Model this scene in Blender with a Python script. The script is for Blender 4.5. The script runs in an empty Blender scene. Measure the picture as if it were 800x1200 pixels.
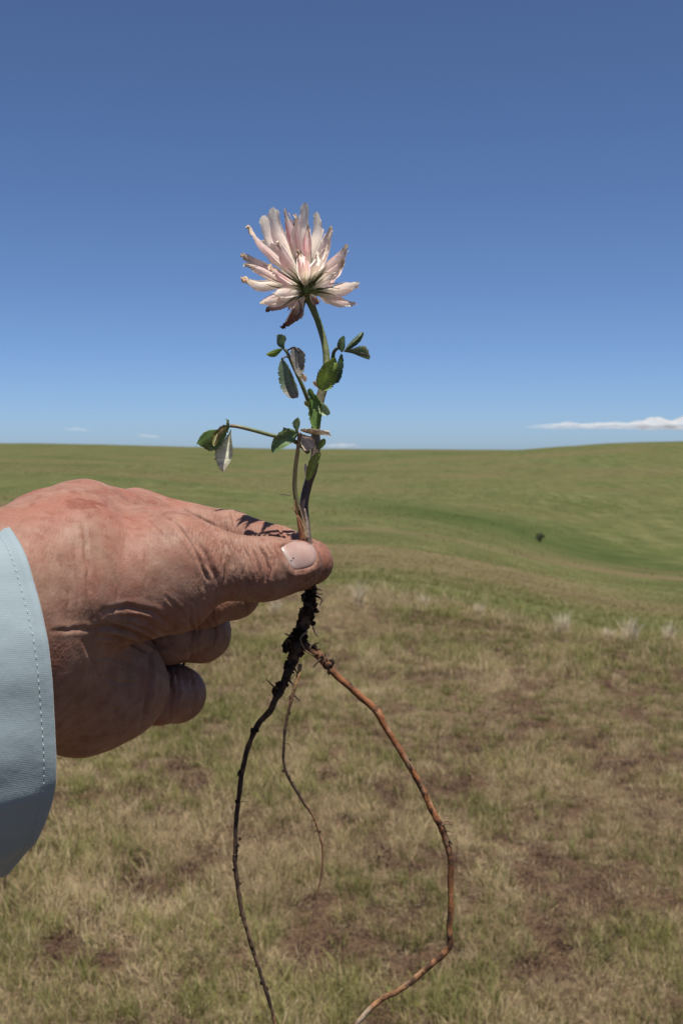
import bpy, math, random
import numpy as np
from mathutils import Vector

random.seed(7)
RNG = np.random.default_rng(7)
R = math.radians
scene = bpy.context.scene
col = scene.collection

# ------------------------------------------------------------------ camera, sky, sun, exposure
FPX = 1333.0                    # focal length in pixels of an 800 x 1200 picture
EYE = 1.6
PITCH = math.atan(72.0 / FPX)   # true horizon at row 528
cam_d = bpy.data.cameras.new('camera')
cam_d.sensor_fit = 'VERTICAL'
cam_d.sensor_height = 36.0
cam_d.lens = 36.0 * FPX / 1200.0
cam_d.clip_start = 0.02
cam_d.clip_end = 60000
cam_d.dof.use_dof = True
cam_d.dof.focus_distance = 0.388
cam_d.dof.aperture_fstop = 37.0
cam_d.dof.aperture_blades = 7
cam = bpy.data.objects.new('camera', cam_d)
cam.location = (0, 0, EYE)
cam.rotation_euler = (R(90) - PITCH, 0, 0)
col.objects.link(cam)
scene.camera = cam

SUN_DIR = Vector((0.14, -0.22, 0.965)).normalized()      # towards the sun: high, behind the camera
world = bpy.data.worlds.new('World')
scene.world = world
world.use_nodes = True
wn = world.node_tree.nodes
bg = wn['Background']
sky = wn.new('ShaderNodeTexSky')
sky.sky_type = 'NISHITA'
sky.sun_disc = False
sky.sun_elevation = math.asin(SUN_DIR.z)
sky.sun_rotation = math.atan2(SUN_DIR.x, SUN_DIR.y)
sky.altitude = 0
sky.air_density = 0.5
sky.dust_density = 0.45
sky.ozone_density = 9.0
hsv = wn.new('ShaderNodeHueSaturation')
hsv.inputs['Saturation'].default_value = 0.98
world.node_tree.links.new(sky.outputs[0], hsv.inputs['Color'])
world.node_tree.links.new(hsv.outputs[0], bg.inputs['Color'])
bg.inputs['Strength'].default_value = 0.078

sun_d = bpy.data.lights.new('sun', 'SUN')
sun_d.energy = 5.0
sun_d.angle = R(0.53)
sun_d.color = (1.0, 0.95, 0.87)
sun_o = bpy.data.objects.new('sun', sun_d)
sun_o.rotation_euler = SUN_DIR.to_track_quat('Z', 'Y').to_euler()
sun_o.location = (0, -3, 8)
col.objects.link(sun_o)

scene.view_settings.view_transform = 'Standard'
scene.view_settings.look = 'None'
scene.view_settings.gamma = 1
scene.view_settings.exposure = 0.6
scene.view_settings.use_curve_mapping = False
scene.cycles.use_denoising = True
scene.cycles.max_bounces = 12
scene.cycles.diffuse_bounces = 10
scene.cycles.transmission_bounces = 12
scene.cycles.volume_bounces = 6
scene.cycles.transparent_max_bounces = 8

# ------------------------------------------------------------------ coordinates
CP, SP = math.cos(PITCH), math.sin(PITCH)

def c2w(c):
    """camera millimetres (x right, y down, z forward) -> world metres"""
    c = np.asarray(c, float) * 0.001
    x, y, z = c[..., 0], c[..., 1], c[..., 2]
    return np.stack([x, -y * SP + z * CP, EYE - y * CP - z * SP], -1)

def pc(px, py, z):
    """a point seen at (px, py) of the photograph, z mm away -> camera millimetres"""
    return np.array([(px - 400.0) * z / FPX, (py - 600.0) * z / FPX, z], float)

def pcs(pts):
    return np.array([pc(*p) for p in pts])

# ------------------------------------------------------------------ numpy noise
def _hash(ix, iy, iz, seed):
    n = (ix * 374761393 + iy * 668265263 + iz * 2147483647 + seed * 974634777) & 0xFFFFFFFF
    n = ((n ^ (n >> 13)) * 1274126177) & 0xFFFFFFFF
    n = ((n ^ (n >> 16)) * 2246822519) & 0xFFFFFFFF
    return ((n ^ (n >> 15)) & 0xFFFFFF) / float(0xFFFFFF)

def vnoise(p, seed=0):
    p = np.asarray(p, float)
    if p.shape[-1] == 2:
        p = np.concatenate([p, np.zeros(p.shape[:-1] + (1,))], -1)
    i = np.floor(p).astype(np.int64)
    f = p - i
    f = f * f * f * (f * (f * 6 - 15) + 10)
    out = 0
    for dx in (0, 1):
        wx = f[..., 0] if dx else 1 - f[..., 0]
        for dy in (0, 1):
            wy = f[..., 1] if dy else 1 - f[..., 1]
            for dz in (0, 1):
                wz = f[..., 2] if dz else 1 - f[..., 2]
                out = out + wx * wy * wz * _hash(i[..., 0] + dx, i[..., 1] + dy, i[..., 2] + dz, seed)
    return out * 2 - 1

def fbm(p, seed=0, octaves=4):
    p = np.asarray(p, float)
    a, s, t = 1.0, 0, 0
    for o in range(octaves):
        s = s + a * vnoise(p, seed + o * 17)
        t += a
        p = p * 2.03 + 11.7
        a *= 0.5
    return s / t

def sstep(a, b, x):
    t = np.clip((x - a) / (b - a), 0, 1)
    return t * t * (3 - 2 * t)

# ------------------------------------------------------------------ materials
def material(name):
    m = bpy.data.materials.new(name)
    m.use_nodes = True
    nt = m.node_tree
    return m, nt, nt.nodes['Principled BSDF'], nt.nodes['Material Output']

def N(nt, kind, **kw):
    n = nt.nodes.new(kind)
    for k, v in kw.items():
        if k.startswith('i_'):
            key = k[2:]
            n.inputs[int(key) if key.isdigit() else key].default_value = v
        else:
            setattr(n, k, v)
    return n

def L(nt, a, b):
    nt.links.new(a, b)

def mixc(nt, fac, a, b, blend='MIX'):
    n = nt.nodes.new('ShaderNodeMix')
    n.data_type = 'RGBA'
    n.blend_type = blend
    for sock, v in ((n.inputs[0], fac), (n.inputs[6], a), (n.inputs[7], b)):
        if isinstance(v, (int, float)):
            sock.default_value = v
        elif isinstance(v, tuple):
            sock.default_value = v if len(v) == 4 else v + (1,)
        else:
            nt.links.new(v, sock)
    return n.outputs[2]

def ramp(nt, fac, stops):
    n = nt.nodes.new('ShaderNodeValToRGB')
    e = n.color_ramp.elements
    while len(e) < len(stops):
        e.new(0.5)
    for el, (p, c) in zip(e, stops):
        el.position = p
        el.color = c if len(c) == 4 else tuple(c) + (1,)
    nt.links.new(fac, n.inputs[0])
    return n.outputs[0]

def noise_tex(nt, coord, scale, detail=4, rough=0.55, dist=0.0):
    n = N(nt, 'ShaderNodeTexNoise')
    n.inputs['Scale'].default_value = scale
    n.inputs['Detail'].default_value = detail
    n.inputs['Roughness'].default_value = rough
    n.inputs['Distortion'].default_value = dist
    nt.links.new(coord, n.inputs['Vector'])
    return n.outputs['Fac']

def math_n(nt, op, a, b=None, c=None, clamp=False):
    n = nt.nodes.new('ShaderNodeMath')
    n.operation = op
    n.use_clamp = clamp
    for i, v in enumerate((a, b, c)):
        if v is None:
            continue
        if isinstance(v, (int, float)):
            n.inputs[i].default_value = v
        else:
            nt.links.new(v, n.inputs[i])
    return n.outputs[0]

def bump(nt, height, strength, dist, bsdf, prev=None):
    b = N(nt, 'ShaderNodeBump')
    b.inputs['Strength'].default_value = strength
    b.inputs['Distance'].default_value = dist
    nt.links.new(height, b.inputs['Height'])
    if prev is not None:
        nt.links.new(prev, b.inputs['Normal'])
    if bsdf is not None:
        nt.links.new(b.outputs[0], bsdf.inputs['Normal'])
    return b.outputs[0]

def add_translucent(nt, bsdf, out, color, fac):
    t = N(nt, 'ShaderNodeBsdfTranslucent')
    if isinstance(color, tuple):
        t.inputs[0].default_value = color + (1,)
    else:
        nt.links.new(color, t.inputs[0])
    mx = N(nt, 'ShaderNodeMixShader')
    mx.inputs[0].default_value = fac
    nt.links.new(bsdf.outputs[0], mx.inputs[1])
    nt.links.new(t.outputs[0], mx.inputs[2])
    nt.links.new(mx.outputs[0], out.inputs['Surface'])

# ------------------------------------------------------------------ object helpers
ROOT_AT = {}

def empty(name, loc):
    o = bpy.data.objects.new(name, None)
    o.empty_display_size = 0.02
    o.location = loc
    col.objects.link(o)
    ROOT_AT[o] = np.array(loc, float)
    return o

def mesh_obj(name, verts, faces, mat, parent=None, smooth=True, attrs=None, colors=None):
    """verts in world metres; linked as one mesh object, in its parent's frame"""
    verts = np.asarray(verts, float)
    org = ROOT_AT.get(parent, np.zeros(3))
    me = bpy.data.meshes.new(name)
    me.from_pydata([tuple(v) for v in (verts - org)], [], [tuple(int(i) for i in f) for f in faces])
    if attrs:
        for k, a in attrs.items():
            at = me.attributes.new(k, 'FLOAT', 'POINT')
            at.data.foreach_set('value', np.asarray(a, np.float32))
    if colors is not None:
        at = me.attributes.new('tint', 'FLOAT_COLOR', 'POINT')
        c = np.ones((len(verts), 4), np.float32)
        c[:, :3] = colors
        at.data.foreach_set('color', c.ravel())
    if smooth:
        me.polygons.foreach_set('use_smooth', np.ones(len(me.polygons), bool))
    for m in (mat if isinstance(mat, (list, tuple)) else [mat]):
        me.materials.append(m)
    me.update()
    o = bpy.data.objects.new(name, me)
    col.objects.link(o)
    if parent is not None:
        o.parent = parent
    ROOT_AT[o] = org
    return o

def tag(o, label=None, cat=None, group=None, kind=None):
    if label: o['label'] = label
    if cat: o['category'] = cat
    if group: o['group'] = group
    if kind: o['kind'] = kind
    return o

class MB:
    """collects pieces of one mesh, in camera millimetres"""
    def __init__(self):
        self.v, self.f, self.c, self.n = [], [], [], 0
    def add(self, v, f, c=None):
        v = np.asarray(v, float)
        self.v.append(v)
        self.f += [tuple(int(i) + self.n for i in q) for q in f]
        if c is None:
            c = np.ones((len(v), 3))
        c = np.asarray(c, float)
        if c.ndim == 1:
            c = np.tile(c, (len(v), 1))
        self.c.append(c)
        self.n += len(v)
    def build(self, name, mat, parent=None, smooth=True):
        return mesh_obj(name, c2w(np.concatenate(self.v)), self.f, mat, parent, smooth, colors=np.concatenate(self.c))

def catmull(pts, n):
    """smooth curve through the rows of pts (any number of columns)"""
    p = np.asarray(pts, float)
    p = np.vstack([2 * p[0] - p[1], p, 2 * p[-1] - p[-2]])
    m = len(p) - 3
    t = np.linspace(0, m, n)
    i = np.minimum(t.astype(int), m - 1)
    u = (t - i)[:, None]
    a, b, c, d = p[i], p[i + 1], p[i + 2], p[i + 3]
    return 0.5 * (2 * b + (c - a) * u + (2 * a - 5 * b + 4 * c - d) * u ** 2 + (3 * b - a - 3 * c + d) * u ** 3)

def frames(path):
    t = np.gradient(path, axis=0)
    t /= np.linalg.norm(t, axis=1)[:, None] + 1e-9
    n = np.zeros_like(t)
    ref = np.array([0.13, 0.31, -0.94])
    v = ref - t[0] * ref.dot(t[0])
    for i in range(len(t)):
        v = v - t[i] * v.dot(t[i])
        v /= np.linalg.norm(v) + 1e-9
        n[i] = v
    return t, n, np.cross(t, n)

def tube(path, rad, sides=10, lump=0.0, lumpscale=0.5, seed=0, cap=True):
    path = np.asarray(path, float)
    k = len(path)
    rad = np.broadcast_to(np.asarray(rad, float), (k,))
    t, n, b = frames(path)
    a = np.linspace(0, 2 * math.pi, sides, endpoint=False)
    d = n[:, None] * np.cos(a)[None, :, None] + b[:, None] * np.sin(a)[None, :, None]
    r = rad[:, None] * np.ones((k, sides))
    if lump:
        q = path[:, None] + d * rad[:, None, None]
        r = r * (1 + lump * fbm(q * lumpscale, seed, 3))
    v = (path[:, None] + d * r[..., None]).reshape(-1, 3)
    f = []
    for i in range(k - 1):
        for j in range(sides):
            j2 = (j + 1) % sides
            f.append((i * sides + j, i * sides + j2, (i + 1) * sides + j2, (i + 1) * sides + j))
    if cap:
        f.append(tuple(range(sides))[::-1])
        f.append(tuple((k - 1) * sides + j for j in range(sides)))
    return v, f

# ================================================================== TERRAIN
# height profiles along three bearings: (distance, height), from the eye's sight lines
def prof(rows, rim):
    pts = [(0.0, 0.0), (rim * 0.55, 0.0)] + [(r, EYE - r * (y - 528.0) / FPX) for r, y in rows]
    return np.array(pts)

PL = prof([(20, 636), (60, 596), (200, 562), (600, 541), (2000, 527), (4500, 520), (9000, 521)], 16)
PCN = prof([(14, 680), (30, 652), (60, 627), (120, 606), (170, 594), (300, 577), (600, 554), (1200, 537), (2600, 527.5), (5000, 526.5), (9000, 527)], 13)
PRT = prof([(10, 741), (20, 714), (42, 694), (66, 675), (84, 667), (104, 674), (128, 664), (160, 645), (220, 615), (350, 581), (500, 554), (700, 531), (900, 517.5), (1600, 522), (9000, 530)], 10)

def _interp(P, r):
    lr = np.log(r + 1.0)
    s = 0
    for o in (-0.12, -0.06, 0, 0.06, 0.12):
        s = s + np.interp(lr + o, np.log(P[:, 0] + 1.0), P[:, 1])
    return s / 5

def hfun(th, r):
    """ground height at bearing th (0 = straight ahead, + to the right) and distance r"""
    th = np.asarray(th, float); r = np.asarray(r, float)
    t = np.tan(np.clip(th, -1.2, 1.2)) / 0.3
    zl, zc, zr = _interp(PL, r), _interp(PCN, r), _interp(PRT, r)
    u = np.clip(t, -1, 1)
    su = np.sign(u) * sstep(0, 1, np.abs(u))
    z = np.where(u < 0, zc * (1 + su) - zl * su, zc * (1 - su) + zr * su)
    back = sstep(R(70), R(170), np.abs(th))
    z = z * (1 - back) + back * 0.5 * (zl + zr)
    x, y = r * np.sin(th), r * np.cos(th)
    p = np.stack([x, y], -1)
    z = z + 0.035 * fbm(p * 0.9, 3, 3) * sstep(0.5, 3, r) * (1 - sstep(40, 90, r))
    z = z + 0.5 * fbm(p * 0.018, 5, 3) * sstep(25, 120, r) + 2.2 * fbm(p * 0.004, 8, 3) * sstep(150, 800, r)
    return z

th_f = np.arange(-28, 28.01, 0.3)
th_b = np.concatenate([np.arange(31, 180, 5), np.arange(180, 330, 5)])
TH = np.radians(np.concatenate([th_f, th_b]))
TH = np.where(TH > math.pi, TH - 2 * math.pi, TH)
RR = np.concatenate([[0.25], 0.6 * 1.0265 ** np.arange(0, 370)])
RR = RR[RR < 9000]
TT, RG = np.meshgrid(TH, RR)
ZZ = hfun(TT, RG)
XX, YY = RG * np.sin(TT), RG * np.cos(TT)
gv = np.stack([XX, YY, ZZ], -1).reshape(-1, 3)
nt_, nr_ = len(TH), len(RR)
gf = []
for i in range(nr_ - 1):
    for j in range(nt_):
        j2 = (j + 1) % nt_
        gf.append((i * nt_ + j, i * nt_ + j2, (i + 1) * nt_ + j2, (i + 1) * nt_ + j))
gf.append(tuple(range(nt_))[::-1])

# kinds of ground cover, as masks over the real terrain
def rim_r(th):
    t = np.clip(np.tan(np.clip(th, -1.2, 1.2)) / 0.3, -1, 1)
    return np.where(t < 0, 13.6 + (-t) * 6, 13.6 - t * 3.4)

def cover(th, r):
    th = np.asarray(th, float); r = np.asarray(r, float)
    p = np.stack([r * np.sin(th), r * np.cos(th)], -1)
    t = np.clip(np.tan(np.clip(th, -1.2, 1.2)) / 0.3, -1, 1)
    near = 1 - sstep(-1.2, 1.4, r - rim_r(th) + 0.9 * fbm(p * 0.35, 21, 3))
    rv = 190 - 62 * np.clip(t, -0.4, 1) + 26 * fbm(p * 0.02, 27, 3)
    lush = np.exp(-((r - rv) / (26 + 40 * (1 - np.clip(t, -0.3, 1)))) ** 2) * sstep(-0.25, 0.25, t)
    lush = lush * (0.95 + 0.6 * fbm(p * np.array([0.06, 0.03]), 29, 3))
    lush = np.maximum(lush, 0.6 * sstep(0.1, 0.5, fbm(p * np.array([0.016, 0.006]) + 3, 31, 4)) * sstep(180, 320, r))
    brown = sstep(0.0, 0.4, fbm(p * np.array([0.035, 0.09]), 41, 4)) * sstep(16, 24, r) * (1 - sstep(100, 150, r))
    brown = np.maximum(brown, 0.45 * sstep(0.1, 0.5, fbm(p * np.array([0.012, 0.008]) + 9, 51, 4)) * sstep(200, 300, r))
    bare = sstep(0.06, 0.22, 0.8 * fbm(p * np.array([3.8, 2.8]), 61, 3) + 0.2 * fbm(p * 0.7, 63, 2) + 0.65 * fbm(p * 9.0, 67, 2)) * near * (1 - 0.3 * sstep(7, 12, r))
    return near, lush, brown, bare

near_a, lush_a, brown_a, bare_a = [a.ravel() for a in cover(TT, RG)]

gm, nt, bs, out = material('prairie_ground')
geo = N(nt, 'ShaderNodeNewGeometry').outputs['Position']
def attr(nt, name, kind='GEOMETRY', sock='Fac'):
    n = N(nt, 'ShaderNodeAttribute')
    n.attribute_type = kind
    n.attribute_name = name
    return n.outputs[sock]
n1 = noise_tex(nt, geo, 55, 6, 0.7)
n2 = noise_tex(nt, geo, 9, 5, 0.65)
litter = ramp(nt, n1, [(0.3, (0.05, 0.032, 0.022)), (0.5, (0.15, 0.105, 0.065)), (0.7, (0.3, 0.24, 0.15))])
litter = mixc(nt, ramp(nt, n2, [(0.5, (0, 0, 0)), (0.7, (1, 1, 1))]), litter, (0.12, 0.066, 0.042))
mp = N(nt, 'ShaderNodeMapping')
mp.inputs['Scale'].default_value = (0.22, 0.5, 0.2)
L(nt, geo, mp.inputs[0])
n3 = noise_tex(nt, mp.outputs[0], 1.0, 8, 0.68)
n4 = noise_tex(nt, geo, 0.012, 6, 0.6)
far = ramp(nt, n3, [(0.3, (0.06, 0.073, 0.022)), (0.5, (0.108, 0.117, 0.038)), (0.72, (0.185, 0.178, 0.074))])
mp2 = N(nt, 'ShaderNodeMapping'); mp2.inputs['Scale'].default_value = (0.05, 0.013, 0.02)
L(nt, geo, mp2.inputs[0])
n5 = noise_tex(nt, mp2.outputs[0], 1.0, 7, 0.62, 0.6)
mp3 = N(nt, 'ShaderNodeMapping'); mp3.inputs['Scale'].default_value = (0.35, 0.06, 0.1)
L(nt, geo, mp3.inputs[0])
n6 = noise_tex(nt, mp3.outputs[0], 1.0, 5, 0.65)
far = mixc(nt, ramp(nt, n5, [(0.36, (0, 0, 0)), (0.5, (.5, .5, .5)), (0.66, (1, 1, 1))]), mixc(nt, 1.0, far, (0.66, 0.78, 0.55), 'MULTIPLY'), far)
far = mixc(nt, ramp(nt, n6, [(0.5, (0, 0, 0)), (0.72, (.6, .6, .6))]), far, (0.215, 0.2, 0.095))
far = mixc(nt, ramp(nt, n6, [(0.3, (.7, .7, .7)), (0.47, (0, 0, 0))]), far, (0.055, 0.07, 0.022))
far = mixc(nt, ramp(nt, n4, [(0.38, (0, 0, 0)), (0.7, (0.7, 0.7, 0.7))]), far, (0.13, 0.115, 0.046))
lushc = ramp(nt, n3, [(0.3, (0.034, 0.052, 0.011)), (0.7, (0.085, 0.106, 0.027))])
far = mixc(nt, math_n(nt, 'MULTIPLY', attr(nt, 'lush'), 0.85), far, lushc)
brc = ramp(nt, n3, [(0.35, (0.125, 0.085, 0.045)), (0.7, (0.2, 0.155, 0.08))])
far = mixc(nt, math_n(nt, 'MULTIPLY', attr(nt, 'brown'), 0.75), far, brc)
litter = mixc(nt, math_n(nt, 'MULTIPLY', attr(nt, 'bare'), 0.85), litter, ramp(nt, n1, [(0.35, (0.055, 0.03, 0.018)), (0.7, (0.16, 0.1, 0.058))]))
L(nt, mixc(nt, attr(nt, 'near'), far, litter), bs.inputs['Base Color'])
bs.inputs['Roughness'].default_value = 0.95
bs.inputs['Specular IOR Level'].default_value = 0.1
b1 = bump(nt, n1, 0.6, 0.02, None)
bump(nt, n3, 0.5, 0.5, bs, b1)
ground = mesh_obj('ground', gv, gf, gm, attrs={'near': near_a, 'lush': lush_a, 'brown': brown_a, 'bare': bare_a})
tag(ground, kind='structure')

# ================================================================== GRASS
def grass_mat(name, stops, transl=0.25):
    m, nt, bs, out = material(name)
    tint = attr(nt, 'tint', 'INSTANCER')
    rnd = attr(nt, 'rnd')
    f = math_n(nt, 'ADD', math_n(nt, 'MULTIPLY', tint, 0.75), math_n(nt, 'MULTIPLY', rnd, 0.25), clamp=True)
    c = ramp(nt, f, stops)
    L(nt, c, bs.inputs['Base Color'])
    bs.inputs['Roughness'].default_value = 0.6
    bs.inputs['Specular IOR Level'].default_value = 0.25
    add_translucent(nt, bs, out, c, transl)
    return m

M_green = grass_mat('grass_green', [(0.0, (0.085, 0.095, 0.026)), (0.5, (0.17, 0.168, 0.048)), (1.0, (0.28, 0.25, 0.09))])
M_straw = grass_mat('grass_straw', [(0.0, (0.22, 0.155, 0.08)), (0.5, (0.41, 0.315, 0.17)), (1.0, (0.6, 0.49, 0.31))])
M_dead = grass_mat('grass_dead', [(0.0, (0.035, 0.018, 0.013)), (0.5, (0.085, 0.042, 0.03)), (1.0, (0.19, 0.11, 0.075))])

src = bpy.data.collections.new('tuft_sources')

def blades(n, h, spread, width, lean, rng, segs=3, flat=0.0):
    v, f, rn = [], [], []
    for _ in range(n):
        a = rng.uniform(0, 2 * math.pi)
        rad = spread * math.sqrt(rng.uniform(0, 1))
        bx, by = rad * math.cos(a), rad * math.sin(a)
        hh = h * rng.uniform(0.45, 1.0)
        da = a + rng.normal(0, 0.9)
        ln = lean * rng.uniform(0.25, 1.3) + flat * rng.uniform(0.4, 1)
        w = width * rng.uniform(0.6, 1.2)
        sx, sy = -math.sin(da + rng.normal(0, .6)), math.cos(da + rng.normal(0, .6))
        base = len(v)
        r0 = rng.uniform(0, 1)
        for s in range(segs + 1):
            u = s / segs
            ang = ln * u
            hx = hh * u * math.sin(ang)
            hz = hh * u * math.cos(ang) - 0.004
            ww = w * (1 - u) ** 0.7
            cx, cy = bx + hx * math.cos(da), by + hx * math.sin(da)
            if s == segs:
                v.append((cx, cy, hz)); rn.append(r0)
            else:
                v.append((cx - sx * ww / 2, cy - sy * ww / 2, hz))
                v.append((cx + sx * ww / 2, cy + sy * ww / 2, hz))
                rn += [r0, r0]
        for s in range(segs - 1):
            f.append((base + 2 * s, base + 2 * s + 1, base + 2 * s + 3, base + 2 * s + 2))
        f.append((base + 2 * segs - 2, base + 2 * segs - 1, base + 2 * segs))
    return v, f, rn

def tuft_mesh(name, mat, **kw):
    v, f, rn = blades(rng=RNG, **kw)
    me = bpy.data.meshes.new(name)
    me.from_pydata(v, [], f)
    at = me.attributes.new('rnd', 'FLOAT', 'POINT')
    at.data.foreach_set('value', np.array(rn, np.float32))
    me.materials.append(mat)
    me.update()
    return me

def source(i, mat, **kw):
    name = 'tuft_source_%02d' % i
    o = bpy.data.objects.new(name, tuft_mesh(name, mat, **kw))
    src.objects.link(o)

for k in range(4): source(k, M_green, n=16, h=0.14, spread=0.04, width=0.0036, lean=0.8)
for k in range(4, 8): source(k, M_straw, n=14, h=0.155, spread=0.045, width=0.0028, lean=0.9)
for k in range(8, 11): source(k, M_dead, n=18, h=0.07, spread=0.06, width=0.006, lean=1.1, flat=0.5)
for k in range(11, 14): source(k, M_straw, n=20, h=0.09, spread=0.07, width=0.003, lean=1.2, flat=0.4)

def scatter_group():
    ng = bpy.data.node_groups.new('scatter', 'GeometryNodeTree')
    ng.interface.new_socket('Geometry', in_out='INPUT', socket_type='NodeSocketGeometry')
    ng.interface.new_socket('Geometry', in_out='OUTPUT', socket_type='NodeSocketGeometry')
    gi, go = ng.nodes.new('NodeGroupInput'), ng.nodes.new('NodeGroupOutput')
    m2p = ng.nodes.new('GeometryNodeMeshToPoints')
    iop = ng.nodes.new('GeometryNodeInstanceOnPoints')
    ci = ng.nodes.new('GeometryNodeCollectionInfo')
    ci.inputs['Collection'].default_value = src
    ci.inputs['Separate Children'].default_value = True
    ci.inputs['Reset Children'].default_value = True
    def na(name, typ):
        n = ng.nodes.new('GeometryNodeInputNamedAttribute')
        n.data_type = typ
        n.inputs['Name'].default_value = name
        return n.outputs['Attribute']
    lk = ng.links.new
    lk(gi.outputs[0], m2p.inputs[0])
    lk(m2p.outputs[0], iop.inputs['Points'])
    lk(ci.outputs[0], iop.inputs['Instance'])
    iop.inputs['Pick Instance'].default_value = True
    lk(na('idx', 'INT'), iop.inputs['Instance Index'])
    lk(na('rot', 'FLOAT_VECTOR'), iop.inputs['Rotation'])
    lk(na('scl', 'FLOAT'), iop.inputs['Scale'])
    lk(iop.outputs[0], go.inputs[0])
    return ng

SCATTER = scatter_group()

def scatter(name, label, th, r, idx, scl, tint):
    n = len(th)
    p = np.stack([r * np.sin(th), r * np.cos(th), hfun(th, r) - 0.004], -1)
    me = bpy.data.meshes.new(name)
    me.vertices.add(n)
    me.vertices.foreach_set('co', p.astype(np.float32).ravel())
    me.attributes.new('idx', 'INT', 'POINT').data.foreach_set('value', idx.astype(np.int32))
    rot = np.stack([RNG.normal(0, .12, n), RNG.normal(0, .12, n), RNG.uniform(0, 6.283, n)], -1)
    me.attributes.new('rot', 'FLOAT_VECTOR', 'POINT').data.foreach_set('vector', rot.astype(np.float32).ravel())
    me.attributes.new('scl', 'FLOAT', 'POINT').data.foreach_set('value', scl.astype(np.float32))
    me.attributes.new('tint', 'FLOAT', 'POINT').data.foreach_set('value', tint.astype(np.float32))
    o = bpy.data.objects.new(name, me)
    col.objects.link(o)
    md = o.modifiers.new('scatter', 'NODES')
    md.node_group = SCATTER
    tag(o, label, 'grass', kind='stuff')
    return o

def wedge(n, r0, r1, half, power=1.0):
    u = RNG.uniform(0, 1, n)
    r = (r0 ** power + u * (r1 ** power - r0 ** power)) ** (1 / power)
    return RNG.uniform(-half, half, n), r

# short mixed grass of the near meadow
th, r = wedge(175000, 2.2, 21, R(27), 1.45)
th_s, r_s = wedge(110000, 1.6, 19, R(27), 1.45)
th = np.concatenate([th, th_s + np.sign(th_s) * R(27)]); r = np.concatenate([r, r_s])
near, lush, brown, bare = cover(th, r)
p2 = np.stack([r * np.sin(th), r * np.cos(th)], -1)
keep = (RNG.uniform(0, 1, len(th)) < near * 1.05) & (RNG.uniform(0, 1, len(th)) < 1 - 0.66 * bare)
th, r, bare, p2 = th[keep], r[keep], bare[keep], p2[keep]
gmix = 0.38 + 0.55 * fbm(p2 * 0.9, 71, 3) + 0.25 * fbm(p2 * 4, 77, 2)
k = RNG.uniform(0, 1, len(th))
deadp = 0.04 + 0.72 * bare
kind_ = np.where(k < deadp, 2, np.where(RNG.uniform(0, 1, len(th)) < gmix, 0, 1))
flatp = RNG.uniform(0, 1, len(th)) < 0.45
idx = np.where(kind_ == 2, RNG.integers(8, 11, len(th)),
      np.where(kind_ == 0, RNG.integers(0, 4, len(th)), np.where(flatp, RNG.integers(11, 14, len(th)), RNG.integers(4, 8, len(th)))))
scl = RNG.uniform(0.45, 0.98, len(th)) * (0.85 + 0.3 * fbm(p2 * 0.7, 81, 2))
tint = np.clip(0.5 + 0.45 * fbm(p2 * 1.6, 91, 3) + RNG.normal(0, 0.18, len(th)), 0, 1)
scatter('meadow_grass', 'short mixed green and straw grass of the near meadow', th, r, idx, scl, tint)

# the green slope beyond the rim
th, r = wedge(42000, 9, 70, R(26), 1.25)
near, lush, brown, bare = cover(th, r)
keep = (RNG.uniform(0, 1, len(th)) < (1 - near) * (1 - 0.6 * brown)) & (RNG.uniform(0, 1, len(th)) < 1 - 0.8 * sstep(30, 70, r))
th, r = th[keep], r[keep]
p2 = np.stack([r * np.sin(th), r * np.cos(th)], -1)
idx = np.where(RNG.uniform(0, 1, len(th)) < 0.78, RNG.integers(0, 4, len(th)), RNG.integers(4, 8, len(th)))
scatter('slope_grass', 'thin green grass on the slope beyond the meadow rim', th, r, idx, RNG.uniform(0.6, 1.1, len(th)),
        np.clip(0.62 + 0.4 * fbm(p2 * 0.4, 95, 3) + RNG.normal(0, .12, len(th)), 0, 1))

# bunch grass over the valley sides
th, r = wedge(34000, 55, 620, R(24), 1.1)
near, lush, brown, bare = cover(th, r)
p2 = np.stack([r * np.sin(th), r * np.cos(th)], -1)
keep = RNG.uniform(0, 1, len(th)) < sstep(-.35, .45, fbm(p2 * 0.02, 96, 4) + 0.5 * fbm(p2 * 0.1, 97, 2))
th, r, lush, p2 = th[keep], r[keep], lush[keep], p2[keep]
idx = np.where(RNG.uniform(0, 1, len(th)) < 0.62 + .3 * lush, RNG.integers(0, 4, len(th)), RNG.integers(4, 8, len(th)))
scatter('hillside_grass', 'clumps of bunch grass dotting the valley sides', th, r, idx, RNG.uniform(1.5, 4.2, len(th)) * (0.75 + .5 * sstep(60, 250, r)),
        np.clip(0.3 + 0.5 * fbm(p2 * 0.05, 98, 3) + RNG.normal(0, .22, len(th)), 0, 1))

# low dry straw thickening along the rim
th = RNG.uniform(R(-4), R(26), 900)
r = rim_r(th) + RNG.normal(-0.5, 0.7, len(th))
sel = RNG.uniform(0, 1, len(th)) < sstep(-0.1, 0.5, fbm(np.stack([th * 26, r * 0.8], -1), 99, 3))
th, r = th[sel], r[sel]
scatter('rim_straw', 'pale dry straw scattered along the meadow rim', th, r, RNG.integers(4, 8, len(th)), RNG.uniform(0.7, 1.5, len(th)),
        np.clip(RNG.normal(0.65, 0.15, len(th)), 0, 1))

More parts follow.
